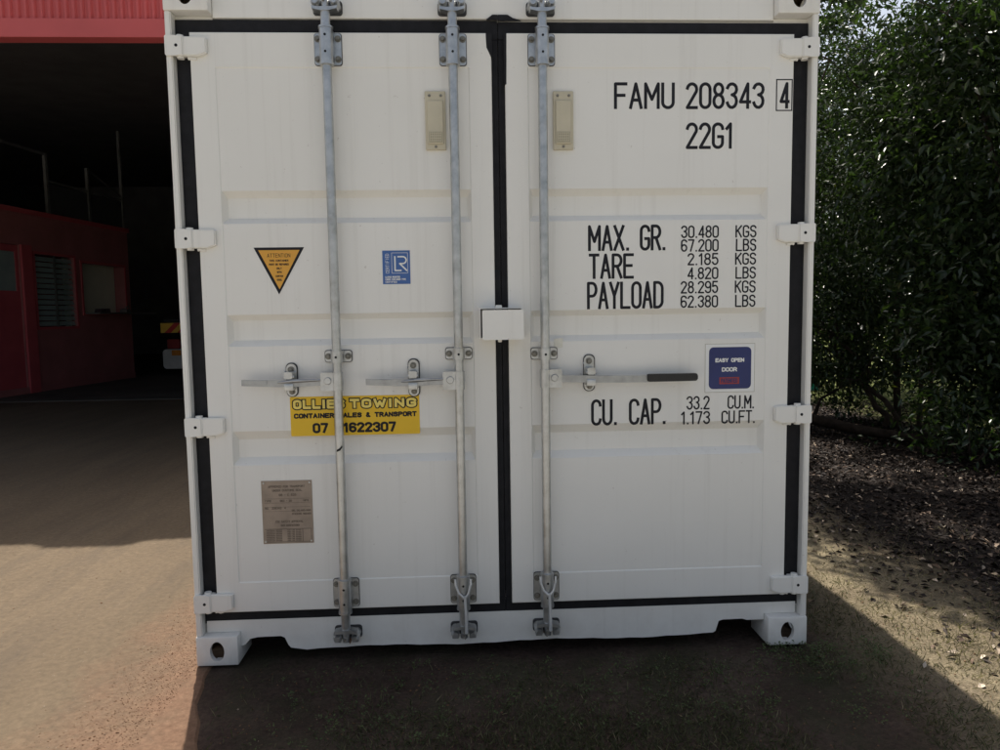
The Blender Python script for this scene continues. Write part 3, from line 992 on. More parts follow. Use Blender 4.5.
sheet('lettering', bm, NAVY, st)
# small peeled cream tag beside the middle bar guide
bm = B(); decal(bm, [(dx(.196), dz(1.222)), (dx(.230), dz(1.226)), (dx(.231), dz(1.262)), (dx(.197), dz(1.259))], YS)
st = obj('sticker', bm, RESID, con); st['label'] = 'small blank cream tag beside the right locking bar'

# ---- lock box over the meeting edge ----------------------------------------
bm = B()
a, b, c, d_ = -.0915, .068, 1.2655, 1.3815
yb, yf = YD-.0005, -0.072
t = .004
box(bm, a, a+t, yf, yb, c, d_)
box(bm, b-t, b, yf, yb, c, d_)
box(bm, a+t+.0004, b-t-.0004, yf, yb, d_-t, d_)
box(bm, a+t+.0004, b-t-.0004, yf+.004, yb, c, c+t)
box(bm, a+.012, -.034, 0.006, yb-.001, c+.012, d_-.012, 0, 1, 1)
prism(bm, rrect(a+.0105, b+.004, c-.003, d_-.0085, .004), -.098, -.0925)
box(bm, a+.0105, a+.0145, -.0923, -.045, c, d_-.010)
box(bm, b, b+.004, -.0923, -.030, c, d_-.010)
prism(bm, rrect(-.030, -.006, d_-.006, d_+.010, .004), -.05, -.044)
prism(bm, rrect(-.022, -.008, c-.014, c+.004, .004), -.05, -.044)
obj('lock_box', bm, [PAINT, RUBBER], con)

# ---- locking bars with their gear ------------------------------------------
YB = -0.020      # axis of the bars
RB = 0.0172
def bracket(bm, x, z0, z1, wid=.049):
    prism(bm, rrect(x-wid-.002, x+wid+.0025, z0-.002, z1+.0025, .011), YD-.0024, YD-.0003, 3)
    prism(bm, rrect(x-wid, x+wid, z0, z1, .010), YD-.0065, YD-.0025)
    # sleeve
    cyl(bm, (x, YB, z0-.004), (x, YB, z1+.003), .0245, seg=24)
    cyl(bm, (x, YB, z0-.012), (x, YB, z0-.0045), .0265, seg=24)
    cyl(bm, (x, YB, z1+.0035), (x, YB, z1+.011), .0265, seg=24)
    box(bm, x-.0240, x+.0240, YB, YD-.0067, z0-.002, z1+.001)
    for sx in (-1, 1):
        for zz in (z0+.020, z1-.020):
            bolt(bm, x+sx*.037, YD-.0066, zz, .0082)
    for zz in (z0+.030, z1-.024):
        cyl(bm, (x+.0, YB-.0232, zz), (x, YB-.0252, zz), .0046, seg=12, mi=1)

def cam_gear(bm, x, z, up):
    """hooked cam and its keeper on the rail; up=+1 for the header end"""
    s = up
    y0 = 0.040
    # shank and narrow hub
    cyl(bm, (x, YB, z - s*.085), (x, YB, z - s*.012), .0185, .0165, 18)
    cyl(bm, (x, YB, z - s*.014), (x, YB, z + s*.040), .0135, seg=18)
    # flange with two turned horns
    pol = [(x-.046, z+s*.004), (x-.044, z-s*.006), (x-.016, z-s*.012), (x+.016, z-s*.012), (x+.044, z-s*.005), (x+.048, z+s*.006), (x+.030, z+s*.002), (x-.026, z+s*.001)]
    if s < 0: pol = pol[::-1]
    prism(bm, pol, YB-.020, YB+.020)
    # dark plate painting in the shaded gaps, with keeper lugs on the rail
    prism(bm, rrect(x-.054, x+.054, min(z-s*.002, z+s*.050), max(z-s*.002, z+s*.050), .012), y0-.004, y0-.0003, 3)
    for k, r_, h_ in ((-1, .0165, .030), (1, .0150, .036)):
        cx, cz = x + k*.034, z + s*.024
        cyl(bm, (cx, y0-.0045, cz), (cx, YB-.004, cz), r_*1.08, r_, 20)
        cyl(bm, (cx, YB-.0041, cz), (cx, YB-.010-h_*.3, cz), r_*.94, r_*.70, 20)
        box(bm, cx-.013, cx+.013, YB+.002, y0-.0045, min(cz, cz+s*.022), max(cz, cz+s*.022), .003)
    cyl(bm, (x-.004, YB-.0136, z+s*.026), (x-.004, YB-.020, z+s*.026), .006, seg=6, mi=2)

def guide(bm, x, z):
    prism(bm, rrect(x-.0525, x+.0525, z-.0235, z+.0235, .010), YD-.0024, YD-.0003, 3)
    prism(bm, rrect(x-.050, x+.050, z-.021, z+.021, .009), YD-.0055, YD-.0025)
    cyl(bm, (x, YB, z-.022), (x, YB, z+.022), .0225, seg=24)
    box(bm, x-.0222, x+.0222, YB, YD-.0057, z-.0215, z+.0215)
    for sx in (-1, 1): bolt(bm, x+sx*.0375, YD-.0056, z, .0085)
    cyl(bm, (x, YB-.0212, z-.001), (x, YB-.0232, z-.001), .0046, seg=12, mi=1)

def retainer(bm, x, z0, z1, zh):
    wv = .0195
    prism(bm, rrect(x-wv-.0022, x+wv+.004, z0-.003, z1+.004, wv*1.0, 7), YD-.0024, YD-.0003, 3)
    prism(bm, rrect(x-wv, x+wv, z0, z1, wv*.98, 7), YD-.0065, YD-.0025)
    bolt(bm, x-.001, YD-.0066, z1-.022, .0085)
    bolt(bm, x+.001, YD-.0066, z0+.017, .0080)
    # hook the handle drops into, and the swinging latch over it
    yh = YB-.008
    box(bm, x-.017, x+.017, yh-.004, YD-.0068, zh-.030, zh-.0175, .002)
    box(bm, x-.017, x+.017, yh-.010, yh-.004, zh-.030, zh-.004, .002)
    prism(bm, rrect(x-.0155, x+.0155, zh+.014, zh+.040, .006), yh-.012, YD-.0068)
    cyl(bm, (x-.020, yh-.004, zh+.022), (x+.020, yh-.004, zh+.022), .0055, seg=10)
    cyl(bm, (x-.0235, YD-.010, z1-.030), (x-.0205, YD-.010, z1-.030), .004, seg=8)

bars = [(-.632, -1, -.988, 1.112, 1.114, 1.180, 1.056, -.812), (-.1717, -1, -.525, 1.107, 1.109, 1.188, 1.048, -.347), (.1590, 1, .741, 1.108, 1.103, 1.193, 1.055, .334)]
for n, (x, s, xe, zh, zh2, rz1, rz0, rx) in enumerate(bars):
    bm = B()
    cyl(bm, (x, YB, .125), (x, YB, 2.46), RB, seg=28)
    if n == 0:   # scuff mark
        prism(bm, [(x-.010, .845), (x+.004, .850), (x+.012, .862), (x+.011, .868), (x+.000, .858), (x-.009, .853)], YB-.0180, YB-.012, 1)
    bar = obj('locking_bar', bm, [GALV, RUBBER], con, 40)
    bar['label'] = ['galvanised locking bar, left of three', 'galvanised locking bar beside the meeting edge on the left leaf', 'galvanised locking bar of the right leaf'][n]
    bm = B(); bracket(bm, x, 2.285, 2.398); obj('bracket', bm, [GALV, RUBBER, SCREW, SEAL], bar, 35)
    bm = B(); bracket(bm, x, .218, .330); obj('bracket', bm, [GALV, RUBBER, SCREW, SEAL], bar, 35)
    bm = B(); cam_gear(bm, x, 2.472, 1); obj('cam', bm, [GALV, RUBBER, SCREW, SEAL], bar, 35)
    bm = B(); cam_gear(bm, x, .130, -1); obj('cam', bm, [GALV, RUBBER, SCREW, SEAL], bar, 35)
    bm = B(); guide(bm, x, (1.206, 1.209, 1.203)[n]); obj('guide', bm, [GALV, RUBBER, SCREW, SEAL], bar, 35)
    # handle hub clamped on the bar
    bm = B()
    hx0, hx1 = sorted((x+s*.012, x+s*.062))
    prism(bm, rrect(hx0, hx1, zh-.034, zh+.036, .006), YB-.016, YB+.012)
    cyl(bm, (x+s*.034, YB-.0161, zh+.004), (x+s*.034, YB-.022, zh+.004), .0145, .012, 18)
    cyl(bm, (x, YB, zh-.034), (x, YB, zh+.036), .0215, seg=22)
    obj('handle_hub', bm, GALV, bar, 35)
    # flat handle, slightly bowed
    bm = B()
    L = abs(xe - x)
    N_ = 14
    top, bot = [], []
    for i in range(N_+1):
        q = i/N_
        xx = x + s*(.055 + q*(L-.055)); zz = zh + (zh2-zh)*q - .004*math.sin(q*PI)
        hh = .0135 if n == 2 else .0125 + .001*math.sin(q*5)
        top.append((xx, zz+hh)); bot.append((xx, zz-hh))
    pol = bot + top[::-1]
    if s < 0: pol = pol[::-1]
    prism(bm, pol, YB-.0125, YB-.003)
    es = [e for e in bm.edges if abs(e.verts[0].co.y - e.verts[1].co.y) < 1e-6]
    bmesh.ops.bevel(bm, geom=es, offset=.0022, segments=2, affect='EDGES')
    if n < 2:   # folded rib along the inner half and the pressed grip end
        tube(bm, [(x+s*(.06), YB-.014, zh+.008), (x+s*L*.45, YB-.016, zh+.006), (x+s*L*.62, YB-.0135, zh+.001)], [.004, .0075, .003], 10)
        prism(bm, rrect(*sorted((xe+(-s)*.012, xe+(-s)*.095)), zh2-.007, zh2+.007, .004), YB-.0150, YB-.0120)
    obj('handle', bm, HANDLE, bar, 35)
    if n == 2:
        bm = B()
        prism(bm, rrect(.551, .748, 1.090, 1.119, .008), YB-.0185, YB+.003)
        es = [e for e in bm.edges if abs(e.verts[0].co.y - e.verts[1].co.y) < 1e-6]
        bmesh.ops.bevel(bm, geom=es, offset=.004, segments=3, affect='EDGES')
        obj('handle_grip', bm, GRIPM, bar, 40)
    bm = B(); retainer(bm, rx, rz0, rz1, zh); obj('handle_retainer', bm, [GALV, RUBBER, SCREW, SEAL], bar, 35)
    if n > 0:   # forked anti-rack rod hanging over the lower bracket
        bm = B()
        zt, zm, zl = .336, .270, .128
        yq = YB-.031
        k = .030
        xo = x + (.004 if n == 2 else .006)
        tube(bm, [(x-k, yq+.004, zt), (x-k*.98, yq, zt-.022), (x-k*.6, yq-.002, zm+.012), (xo-.004, yq-.003, zm-.006)], .0046, 8)
        tube(bm, [(x+k, yq+.004, zt), (x+k*.98, yq, zt-.022), (x+k*.7, yq-.002, zm+.012), (xo+.002, yq-.003, zm-.006)], .0046, 8)
        tube(bm, [(xo, yq-.003, zm), (xo+.003, yq-.003, .20), (xo+.004, yq-.003, zl+.02), (xo+.004, yq, zl-.008)], [.006, .0055, .0058, .007], 8)
        obj('seal_fork', bm, simple('bright_galvanised', (0.62, 0.63, 0.62), 0.4, 0.3, 0.12, 20), bar, 40)
    # rust weep under the lower cam
    bm = B()
    pol = [(x-.016, .084), (x+.020, .084), (x+.012, .074), (x+.008, .060), (x+.003, .052), (x-.002, .064), (x-.010, .070)]
    prism(bm, pol[::-1], .0394, .0398)
    obj('rust_stain', bm, RUST, bar)

# ================================================================== SHED
YE = 4.6
shed = thing('shed', 'large open fronted red metal shed with a dark interior left of the container', 'shed', (-8, YE, 0))
def atp(o, p):   # keep world placement under a moved parent
    o.location = (-p.location.x, -p.location.y, -p.location.z)
    return o
def sobj(name, bm, m, parent=shed, smooth=None):
    o = obj(name, bm, m, parent, smooth)
    root = parent
    return atp(o, root) if root.type == 'EMPTY' else o
# corrugated red fascia
bm = B()
pts = []
x = -16.0; pitch = 0.075
while x < -2.0:
    pts += [(x, YE-.012), (x+.020, YE-.012), (x+.034, YE+.012), (x+.061, YE+.012)]
    x += pitch
def topz(x):
    return float(np.interp(x, [-16, -3.62, -3.55, -3.06, -2.95, -2.2], [5.28, 5.28, 5.42, 5.42, 5.25, 5.12]))
a = [bm.verts.new((px, py, 4.215)) for px, py in pts]; b = [bm.verts.new((px, py, topz(px))) for px, py in pts]
for i in range(len(pts)-1): bm.faces.new((a[i], a[i+1], b[i+1], b[i]))
box(bm, -16, -2.0, YE+.02, YE+.12, 4.10, 5.08)
sobj('cladding', bm, REDWALL)
bm = B(); box(bm, -16, -2.0, YE-.030, YE-.016, 4.062, 4.236, .003); box(bm, -16, -2.0, YE-.0155, YE+.125, 4.062, 4.0985)
sobj('fascia', bm, REDWALL)
bm = B()
prism(bm, [(YE+.125, 4.98), (26, 6.4), (26, 6.46), (YE+.125, 5.06)], -16, -2.0, axis='x')
sobj('roof', bm, DARKWALL)
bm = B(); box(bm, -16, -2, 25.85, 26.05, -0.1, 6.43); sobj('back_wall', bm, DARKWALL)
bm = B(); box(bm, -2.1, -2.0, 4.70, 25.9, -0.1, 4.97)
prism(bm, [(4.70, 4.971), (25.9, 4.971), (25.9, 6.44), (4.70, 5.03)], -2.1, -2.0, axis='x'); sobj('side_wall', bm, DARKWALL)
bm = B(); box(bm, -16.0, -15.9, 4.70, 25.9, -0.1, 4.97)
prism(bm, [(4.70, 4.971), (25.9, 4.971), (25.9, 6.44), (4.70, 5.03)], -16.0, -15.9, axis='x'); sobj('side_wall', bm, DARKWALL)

# office inside the shed: local s along its front wall, n out of it
P0 = Vector((-8.42, 10.35)); U2 = Vector((0.1262, 0.9920)); N2 = Vector((0.9920, -0.1262))
off_ = thing('site_office', 'dark red site office with louvre window and serving hatch inside the shed', 'office', (P0.x, P0.y, 0.004))
off_.rotation_euler = (0, 0, math.atan2(U2.y, U2.x))   # local x = s, local -y = outwards
def oobj(name, bm, m, parent=off_): return obj(name, bm, m, parent)
HT = 3.34
wins = [(1.08, 2.20, 1.23, 2.62), (2.44, 3.92, 1.50, 2.54)]
bm = B()
T0, T1 = 0.0, 0.12
xs = [-3.4, -0.35, 0.70]
# wall built round a door opening and two window openings
box(bm, -3.4, -0.352, T0, T1, 0, HT)
box(bm, -0.35, 0.70, T0, T1, 2.75, HT)
box(bm, 0.702, wins[0][0], T0, T1, 0, HT)
box(bm, wins[0][0]+.001, wins[0][1]-.001, T0, T1, 0, wins[0][2]); box(bm, wins[0][0]+.001, wins[0][1]-.001, T0, T1, wins[0][3], HT)
box(bm, wins[0][1], wins[1][0], T0, T1, 0, HT)
box(bm, wins[1][0]+.001, wins[1][1]-.001, T0, T1, 0, wins[1][2]); box(bm, wins[1][0]+.001, wins[1][1]-.001, T0, T1, wins[1][3], HT)
box(bm, wins[1][1], 4.12, T0, T1, 0, HT)
box(bm, 4.02, 4.12, T1+.001, 4.0, 0, HT)
box(bm, -3.4, 4.0, 3.9, 4.0, 0, HT); box(bm, -3.4, -3.3, T1+.001, 3.9, 0, HT)
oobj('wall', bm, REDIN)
bm = B(); box(bm, -3.4, 4.16, -.03, 4.02, HT+.001, HT+.09); oobj('roof', bm, REDTRIM)
bm = B(); box(bm, 0.715, 0.98, -.045, -.001, 0, 2.76, .004); oobj('pillar', bm, REDTRIM)
bm = B(); box(bm, -3.4, 4.12, -.02, -.001, 0, .12); oobj('skirting', bm, REDIN)
bm = B(); box(bm, -.34, .69, .02, .07, .01, 1.90); box(bm, -.34, -.24, .02, .07, 1.902, 2.74); box(bm, .62, .69, .02, .07, 1.902, 2.74); box(bm, -.238, .618, .02, .07, 2.62, 2.74)
dd = oobj('door', bm, REDTRIM)
bm = B(); box(bm, -.238, .618, .035, .045, 1.902, 2.618); obj('pane', bm, LOUVRE, dd)
def frame(bm, a, b, c, d_, w=.05, y0=-.02, y1=.04):
    box(bm, a-w, a, y0, y1, c-w, d_+w); box(bm, b, b+w, y0, y1, c-w, d_+w)
    box(bm, a+.001, b-.001, y0, y1, c-w, c); box(bm, a+.001, b-.001, y0, y1, d_, d_+w)
bm = B(); frame(bm, *wins[0], .05, -.018, -.001); wf = oobj('window', bm, REDTRIM)
bm = B()
a, b, c, d_ = wins[0]
for i in range(13):
    z = c + .02 + i*(d_-c-.04)/13
    prism(bm, [(.028, z), (.034, z), (.062, z+.085), (.056, z+.085)], a+.005, b-.005, axis='x')
obj('louvre', bm, LOUVRE, wf)
bm = B(); box(bm, (a+b)/2-.02, (a+b)/2+.02, .002, .026, c, d_); obj('mullion', bm, STEELD, wf)
bm = B(); frame(bm, *wins[1], .05, -.018, -.001); wf = oobj('serving_hatch', bm, REDTRIM)
bm = B(); box(bm, 2.45, 4.62, -.34, -.0185, 1.475, 1.51, .004); obj('counter', bm, STEELD, wf)
bm = B(); box(bm, 2.3, 4.01, .30, .33, .1, 3.2); obj('room_wall', bm, PALEWALL, wf)

# items on the hatch counter
def offp(s, n, z): return Vector((P0.x + U2.x*s + N2.x*n, P0.y + U2.y*s + N2.y*n, z))
bm = B()
for i in range(3): box(bm, -.13+.01*i, .13-.008*i, -.09, .09, .0005+.026*i, .026+.026*i-.001, .002)
o = obj('paper_stack', bm, simple('dark_folder', (0.05, 0.03, 0.035), 0.6)); o.location = offp(2.80, .17, 1.5145); o.rotation_euler = (0, 0, 1.3)
tag(o, 'low dark stack of folders at the left end of the hatch counter', 'folders')
bm = B()
prism(bm, [(-.09, 0), (.09, 0), (.09, .035), (.03, .085), (-.09, .06)], -.08, .08)
tube(bm, [(-.07, -.05, .085), (-.06, -.05, .115), (.02, -.05, .13), (.05, -.05, .105)], .016, 8)
o = obj('desk_telephone', bm, simple('grey_plastic', (0.16, 0.15, 0.14), 0.5)); o.location = offp(3.62, .17, 1.5145); o.rotation_euler = (0, 0, 1.5)
tag(o, 'small grey desk object like a telephone on the right of the hatch counter', 'telephone')

# storage cage of thin steel posts standing on the office roof
cage = thing('storage_cage', 'thin grey steel post and rail cage standing on top of the office', 'steel cage', offp(0, 0, HT+.094))
cage.rotation_euler = off_.rotation_euler
def cobj(name, bm): return obj(name, bm, STEELD, cage)
for s_, h in ((-1.4, 1.2), (1.62, 1.17), (2.88, 1.13), (4.08, 3.0)):
    bm = B(); box(bm, s_-.03, s_+.03, .02, .08, 0, h); cobj('post', bm)
bm = B(); box(bm, -1.372, 1.588, .032, .068, 1.12, 1.17); cobj('rail', bm)
bm = B(); box(bm, 1.652, 4.048, .032, .068, .62, .66); cobj('rail', bm)
bm = B(); tube(bm, [(2.91, .05, 1.10), (4.05, .05, .72)], .014, 6); cobj('brace', bm)
bm = B(); box(bm, 1.64, 4.06, .052, .056, .02, .60); obj('mesh_panel', bm, simple('cage_infill', (0.05, 0.05, 0.055), 0.7), cage)

# truck parked deep in the shed, its left rear corner shows
tx, ty = -7.50, 15.0
tr = thing('truck', 'white truck with chevron rear board parked deep inside the dark shed', 'truck', (tx+1.2, ty, 0.004))
def tobj(name, bm, m): 
    o = obj(name, bm, m, tr); o.location = (-tr.location.x, -tr.location.y, -tr.location.z); return o
bm = B(); box(bm, tx+.05, tx+2.35, ty+.12, ty+5.5, 1.27, 1.36, .01); box(bm, tx+.5, tx+.62, ty+.1, ty+8, .75, 1.26); box(bm, tx+1.8, tx+1.92, ty+.1, ty+8, .75, 1.26)
tobj('tray', bm, TRUCKD)
bm = B(); prism(bm, rrect(tx+.04, tx+2.36, 0.15, .62, .09), ty-.02, ty+.09); tobj('bumper', bm, TRUCKW)
bm = B(); box(bm, tx+.02, tx+2.38, ty-.02, ty+.0, 1.02, 1.255)
cb = tobj('chevron_board', bm, CHEVY)
bm = B()
k = tx+.02
while k < tx+2.3:
    x0_, x1_ = k+.09, k+.24
    sh = .235
    prism(bm, [(x0_, 1.021), (x1_, 1.021), (min(x1_+sh, tx+2.38), 1.254), (min(x0_+sh, tx+2.38), 1.254)], ty-.026, ty-.0205)
    k += .30
o = obj('stripe', bm, CHEVR, cb)
for xx in (tx+.16, tx+1.94):
    bm = B(); box(bm, xx, xx+.30, ty-.03, ty+.05, .64, .86, .01); tobj('tail_lamp', bm, LAMPR)
    bm = B(); box(bm, xx+.10, xx+.32, ty-.05, ty-.022, .47, .60, .01); tobj('indicator', bm, LAMPA)
for xx in (tx+.10, tx+1.75):
    for yy in (ty+1.3, ty+6.2):
        bm = B(); cyl(bm, (xx, yy, .48), (xx+.55 if yy < ty+3 else xx+.3, yy, .48), .475, seg=28); tobj('wheel', bm, TRUCKD)
bm = B(); box(bm, tx+.1, tx+2.3, ty+5.7, ty+7.6, .9, 2.75, .06); tobj('cab', bm, TRUCKW)

# ================================================================== PLANTS
def crown_points(lobes, n):
    vol = np.array([l[3]*l[4]*l[5]*l[6] for l in lobes]); vol = vol/vol.sum()
    out = []
    for l, v in zip(lobes, vol):
        m = int(n*v)
        tight = len(l) > 7
        nc = max(6, int(m/(200 if tight else 80)))
        # twig clusters, biased to the outside of the lobe
        dirs = unit(RNG.normal(size=(nc, 3))); rad = RNG.uniform(0.15, 1.0, nc)**(1/2.2)
        # ragged outline
        rad *= 1 + 0.16*np.sin(dirs[:, 0]*5+l[0]*3)*np.cos(dirs[:, 2]*6+l[1]) + RNG.normal(0, .07, nc)
        cc = np.array(l[:3]) + dirs*rad[:, None]*np.array(l[3:6])
        w_ = RNG.uniform(.3, 1.7, nc); cnt = RNG.multinomial(m, w_/w_.sum())
        cid = np.repeat(np.arange(nc), cnt)
        if tight:      # compact twig ends with clear holes between them
            off_r = unit(RNG.normal(size=(len(cid), 3)))*RNG.uniform(0, 1, (len(cid), 1))**.4
            p = cc[cid] + off_r*RNG.uniform(.20, .42, nc)[cid][:, None]*np.array([1, 1, .6])
        else:
            p = cc[cid] + RNG.normal(size=(len(cid), 3))*RNG.uniform(.10, .27, nc)[cid][:, None]*np.array([1, 1, .75])
        o = unit(dirs[cid]*0.7 + RNG.normal(size=(len(cid), 3))*.9 + np.array([0, 0, -.35]))
        tn = np.clip(RNG.beta(2, 2.2, nc)[cid]*0.55 + RNG.uniform(0, .40, len(cid)) + (RNG.uniform(size=len(cid)) > .97)*.3, 0, 1)
        out.append((p, o, tn))
    return [np.concatenate(q) for q in zip(*out)]

TREES = 'dense trees along the right side of the yard'
def tree(x, y, lobes, n, stems, label, leaf=(.085, .036), group=TREES, name='broadleaf_tree', zmin=.12, carve=None):
    z0 = float(gz(np.array([x]), np.array([y]))[0])
    root = thing(name, label, 'tree', (x, y, z0-.02), group)
    bm = B()
    zt = max(l[2] for l in lobes)
    for k in range(stems):
        a = RNG.uniform(0, 2*PI); r0 = RNG.uniform(.03, .065) if stems > 1 else .10
        b0 = np.array([x + .22*math.cos(a)*(stems > 1), y + .22*math.sin(a)*(stems > 1), z0-.05])
        l = lobes[k % len(lobes)]; r0 *= .42 if k % len(lobes) == 2 else 1
        e_ = np.array([l[0] + RNG.normal(0, l[3]*.35), l[1] + RNG.normal(0, l[4]*.35), l[2] + l[5]*.25])
        pts = []
        for i in range(9):
            q = i/8
            p = b0*(1-q) + e_*q; p[:2] = b0[:2] + (e_-b0)[:2]*q**(6 if k % len(lobes) == 2 else 1.6)
            p += RNG.normal(0, .045, 3)*math.sin(q*PI)
            pts.append(tuple(p))
        tube(bm, pts, [r0*(1-.75*i/8) for i in range(9)], 8)
        for j in range(4):   # limbs
            i0 = int(RNG.integers(3, 8)); p = np.array(pts[i0])
            d_ = unit(RNG.normal(size=3)*np.array([1, 1, .4]) + np.array([0, 0, .5]))
            Lb = RNG.uniform(.5, 1.1)
            tube(bm, [tuple(p), tuple(p + d_*Lb*.5 + RNG.normal(0, .04, 3)), tuple(p + d_*Lb)], [r0*.42, r0*.28, r0*.1], 6)
    o = obj('trunk', bm, BARK, root, 60); o.location = (-x, -y, -(z0-.02))
    p, d_, tn = crown_points(lobes, n)
    k = p[:, 2] > zmin*RNG.uniform(.75, 1.3, len(p))
    if carve: k &= ~((p[:, 0] < carve[0]) & (p[:, 2] < carve[1]))
    p, d_, tn = p[k], d_[k], tn[k]
    m = len(p)
    Nn = unit(RNG.normal(size=(m, 3))*.75 + np.array([-.1, -.25, .75]))
    V, F = leaves_mesh(p, d_, Nn, RNG.uniform(.7, 1.25, m)*leaf[0], RNG.uniform(.75, 1.2, m)*leaf[1])
    o = sheet_arrays('crown', V, F, LEAF, np.repeat(tn, 4), root); o.location = (-x, -y, -(z0-.02))
    return root

# lobes: centre xyz, radii xyz, density
tree(4.95, 5.3, [(4.55, 5.5, 3.1, 1.15, 1.25, 1.9, 1.3), (4.22, 6.0, 1.0, .85, .85, 1.05, 3.2), (2.75, 5.6, 4.6, 1.6, 2.0, .6, .80, 1)], 49000, 5,
     'dark glossy broadleaf tree nearest the container, its low boughs hiding its trunks', leaf=(.078, .033), zmin=.10, carve=(4.28, .52))
tree(5.35, 3.75, [(5.0, 3.9, 3.0, 1.10, 1.05, 2.0, 1.3), (5.10, 3.8, 1.10, .90, .85, 1.0, 2.4), (2.45, 3.6, 4.4, 1.5, 1.7, .45, 1.75, 1)], 46000, 5,
     'dark glossy tree at the right edge whose boughs overhang the leaf litter', leaf=(.100, .042), zmin=.34)
tree(7.2, 6.2, [(7.0, 6.1, 3.5, 1.6, 1.4, 2.3, 1.0), (7.1, 6.0, 1.5, 1.3, 1.2, 1.05, 1.4), (6.1, 6.9, 1.35, .95, .8, 1.0, 3.2)], 40000, 3,
     'bushy tree filling the gap behind the two front trees at the right', zmin=.3)
tree(6.5, 9.3, [(6.1, 9.1, 3.7, 1.6, 1.5, 2.6, 1.0), (6.4, 9.3, 1.75, 1.3, 1.2, 1.1, 1.2)], 26000, 3,
     'tall tree second from the container along the back of the tree row', zmin=.45)
tree(7.9, 11.8, [(7.8, 11.8, 4.0, 2.0, 1.9, 2.8, 1.0), (7.9, 11.8, 1.4, 1.6, 1.5, 1.1, .9)], 18000, 3,
     'farthest tree of the row, seen as light flecked foliage at the container edge')
tree(8.6, 8.0, [(8.5, 8.0, 3.8, 1.8, 1.7, 2.7, 1.0), (8.5, 8.0, 1.3, 1.5, 1.5, 1.1, 1.0)], 26000, 2,
     'rearmost tree at the right, behind the bushy tree')
tree(5.4, 2.1, [(5.35, 2.25, 3.2, .95, 1.0, 1.9, 1.0), (2.95, 1.8, 4.6, 1.4, 1.3, .45, 1.5, 1)], 26000, 3,
     'tree at the far right edge of the picture leaning over the litter')

# low shoots at the hedge foot
for (x, y, r, n, lb) in ((4.35, 3.35, .42, 700, 'low leafy shrub at the foot of the right edge tree'), (4.55, 4.25, .36, 450, 'low leafy shrub beside the fallen branch'), (4.75, 2.6, .5, 800, 'dark low shrub at the right edge of the litter')):
    z0 = float(gz(np.array([x]), np.array([y]))[0])
    root = thing('shrub', lb, 'shrub', (x, y, z0), 'low shrubs at the foot of the trees')
    bm = B()
    for k in range(5):
        a = k*1.3; tube(bm, [(x, y, z0-.02), (x+.4*r*math.cos(a), y+.4*r*math.sin(a), z0+.35*r), (x+.7*r*math.cos(a), y+.7*r*math.sin(a), z0+r*1.1)], [.010, .007, .003], 5)
    o = obj('stem', bm, BARK, root); o.location = (-x, -y, -z0)
    p, d_, tn = crown_points([(x, y, z0+r*.75, r, r, r*.7, 1)], n)
    m = len(p); Nn = unit(RNG.normal(size=(m, 3))*.6 + np.array([0, 0, .8]))
    p[:, 2] = np.maximum(p[:, 2], z0+.03)
    V, F = leaves_mesh(p, d_, Nn, RNG.uniform(.06, .10, m), RNG.uniform(.025, .04, m))
    o = sheet_arrays('foliage', V, F, LEAF, np.repeat(tn, 4), root); o.location = (-x, -y, -z0)

# fallen branch
bm = B()
pts = [(3.1, 6.2, .30), (3.45, 5.7, .20), (3.75, 5.1, .12), (4.0, 4.6, .08), (4.3, 4.2, .05), (4.6, 3.9, .03)]
tube(bm, pts, [.05, .055, .06, .055, .05, .03], 10)
tube(bm, [pts[2], (3.9, 5.25, .33), (4.2, 5.35, .45)], [.025, .018, .008], 7)
o = obj('fallen_branch', bm, simple('dark_rotten_bark', (0.026, 0.020, 0.016), 0.95, 0, 0.5, 14, 0.1, 0.8), None, 60); tag(o, 'dark fallen branch lying across the leaf litter beside the container', 'branch')

# teal tub glimpsed beside the container
tub = thing('plastic_tub', 'teal plastic tub half hidden by leaves at the container edge', 'tub', (5.60, 9.0, 0.0))
bm = B()
cyl(bm, (0, 0, -.02), (0, 0, .21), .135, .165, 28, 0, False)
cyl(bm, (0, 0, .02), (0, 0, .21), .122, .152, 28, 0, False)
cyl(bm, (0, 0, .0), (0, 0, .02), .125, .125, 28)
obj('body', bm, TEAL, tub, 40)
bm = B(); tube(bm, [(.165*math.cos(2*PI*i/24), .165*math.sin(2*PI*i/24), .213) for i in range(25)], .010, 8); obj('rim', bm, TEAL, tub, 60)

# ================================================================== STUFF
def stuff(name, V, F, m, at, label, cat):
    o = sheet_arrays(name, V, F, m, at)
    return tag(o, label, cat, kind='stuff')

def patchy(x, y, f=2.2, seed=0.0):
    return .5 + .5*(np.sin(x*f*1.3+seed)*np.cos(y*f*1.7+seed*2)+.6*np.sin((x+y)*f*3.1+seed)*np.cos((x-y)*f*2.3))/1.6

# grass blades
n = 260000
x = RNG.uniform(-1.05, 3.0, n); y = RNG.uniform(-1.4, 1.6, n)
dens = np.clip((patchy(x, y, 1.9, 1.0)-.35)*1.5, 0.02, 1)*np.clip(.35 + (-.05-y)*1.2, .10, 1)
dens *= np.where((x < 1.3) & (y > -.06), np.where((y > .02), 0, .25), 1)
dens = np.where(x > 1.3, np.clip(.34 - .16*(x-1.3) - .2*np.maximum(y, 0), .03, 1)*np.clip(patchy(x, y, 2.7, .4)*1.5, .1, 1), dens)
k = RNG.uniform(size=n) < dens
x, y = x[k], y[k]; n = len(x)
P = np.stack([x, y, gz(x, y)-.004], 1)
D = unit(RNG.normal(size=(n, 3))*np.array([.75, .75, .2]) + np.array([0, 0, .75]))
L = RNG.uniform(.010, .046, n); Wd = RNG.uniform(.0018, .0042, n)
V, F = leaves_mesh(P, D, unit(RNG.normal(size=(n, 3))), L, Wd, .1)
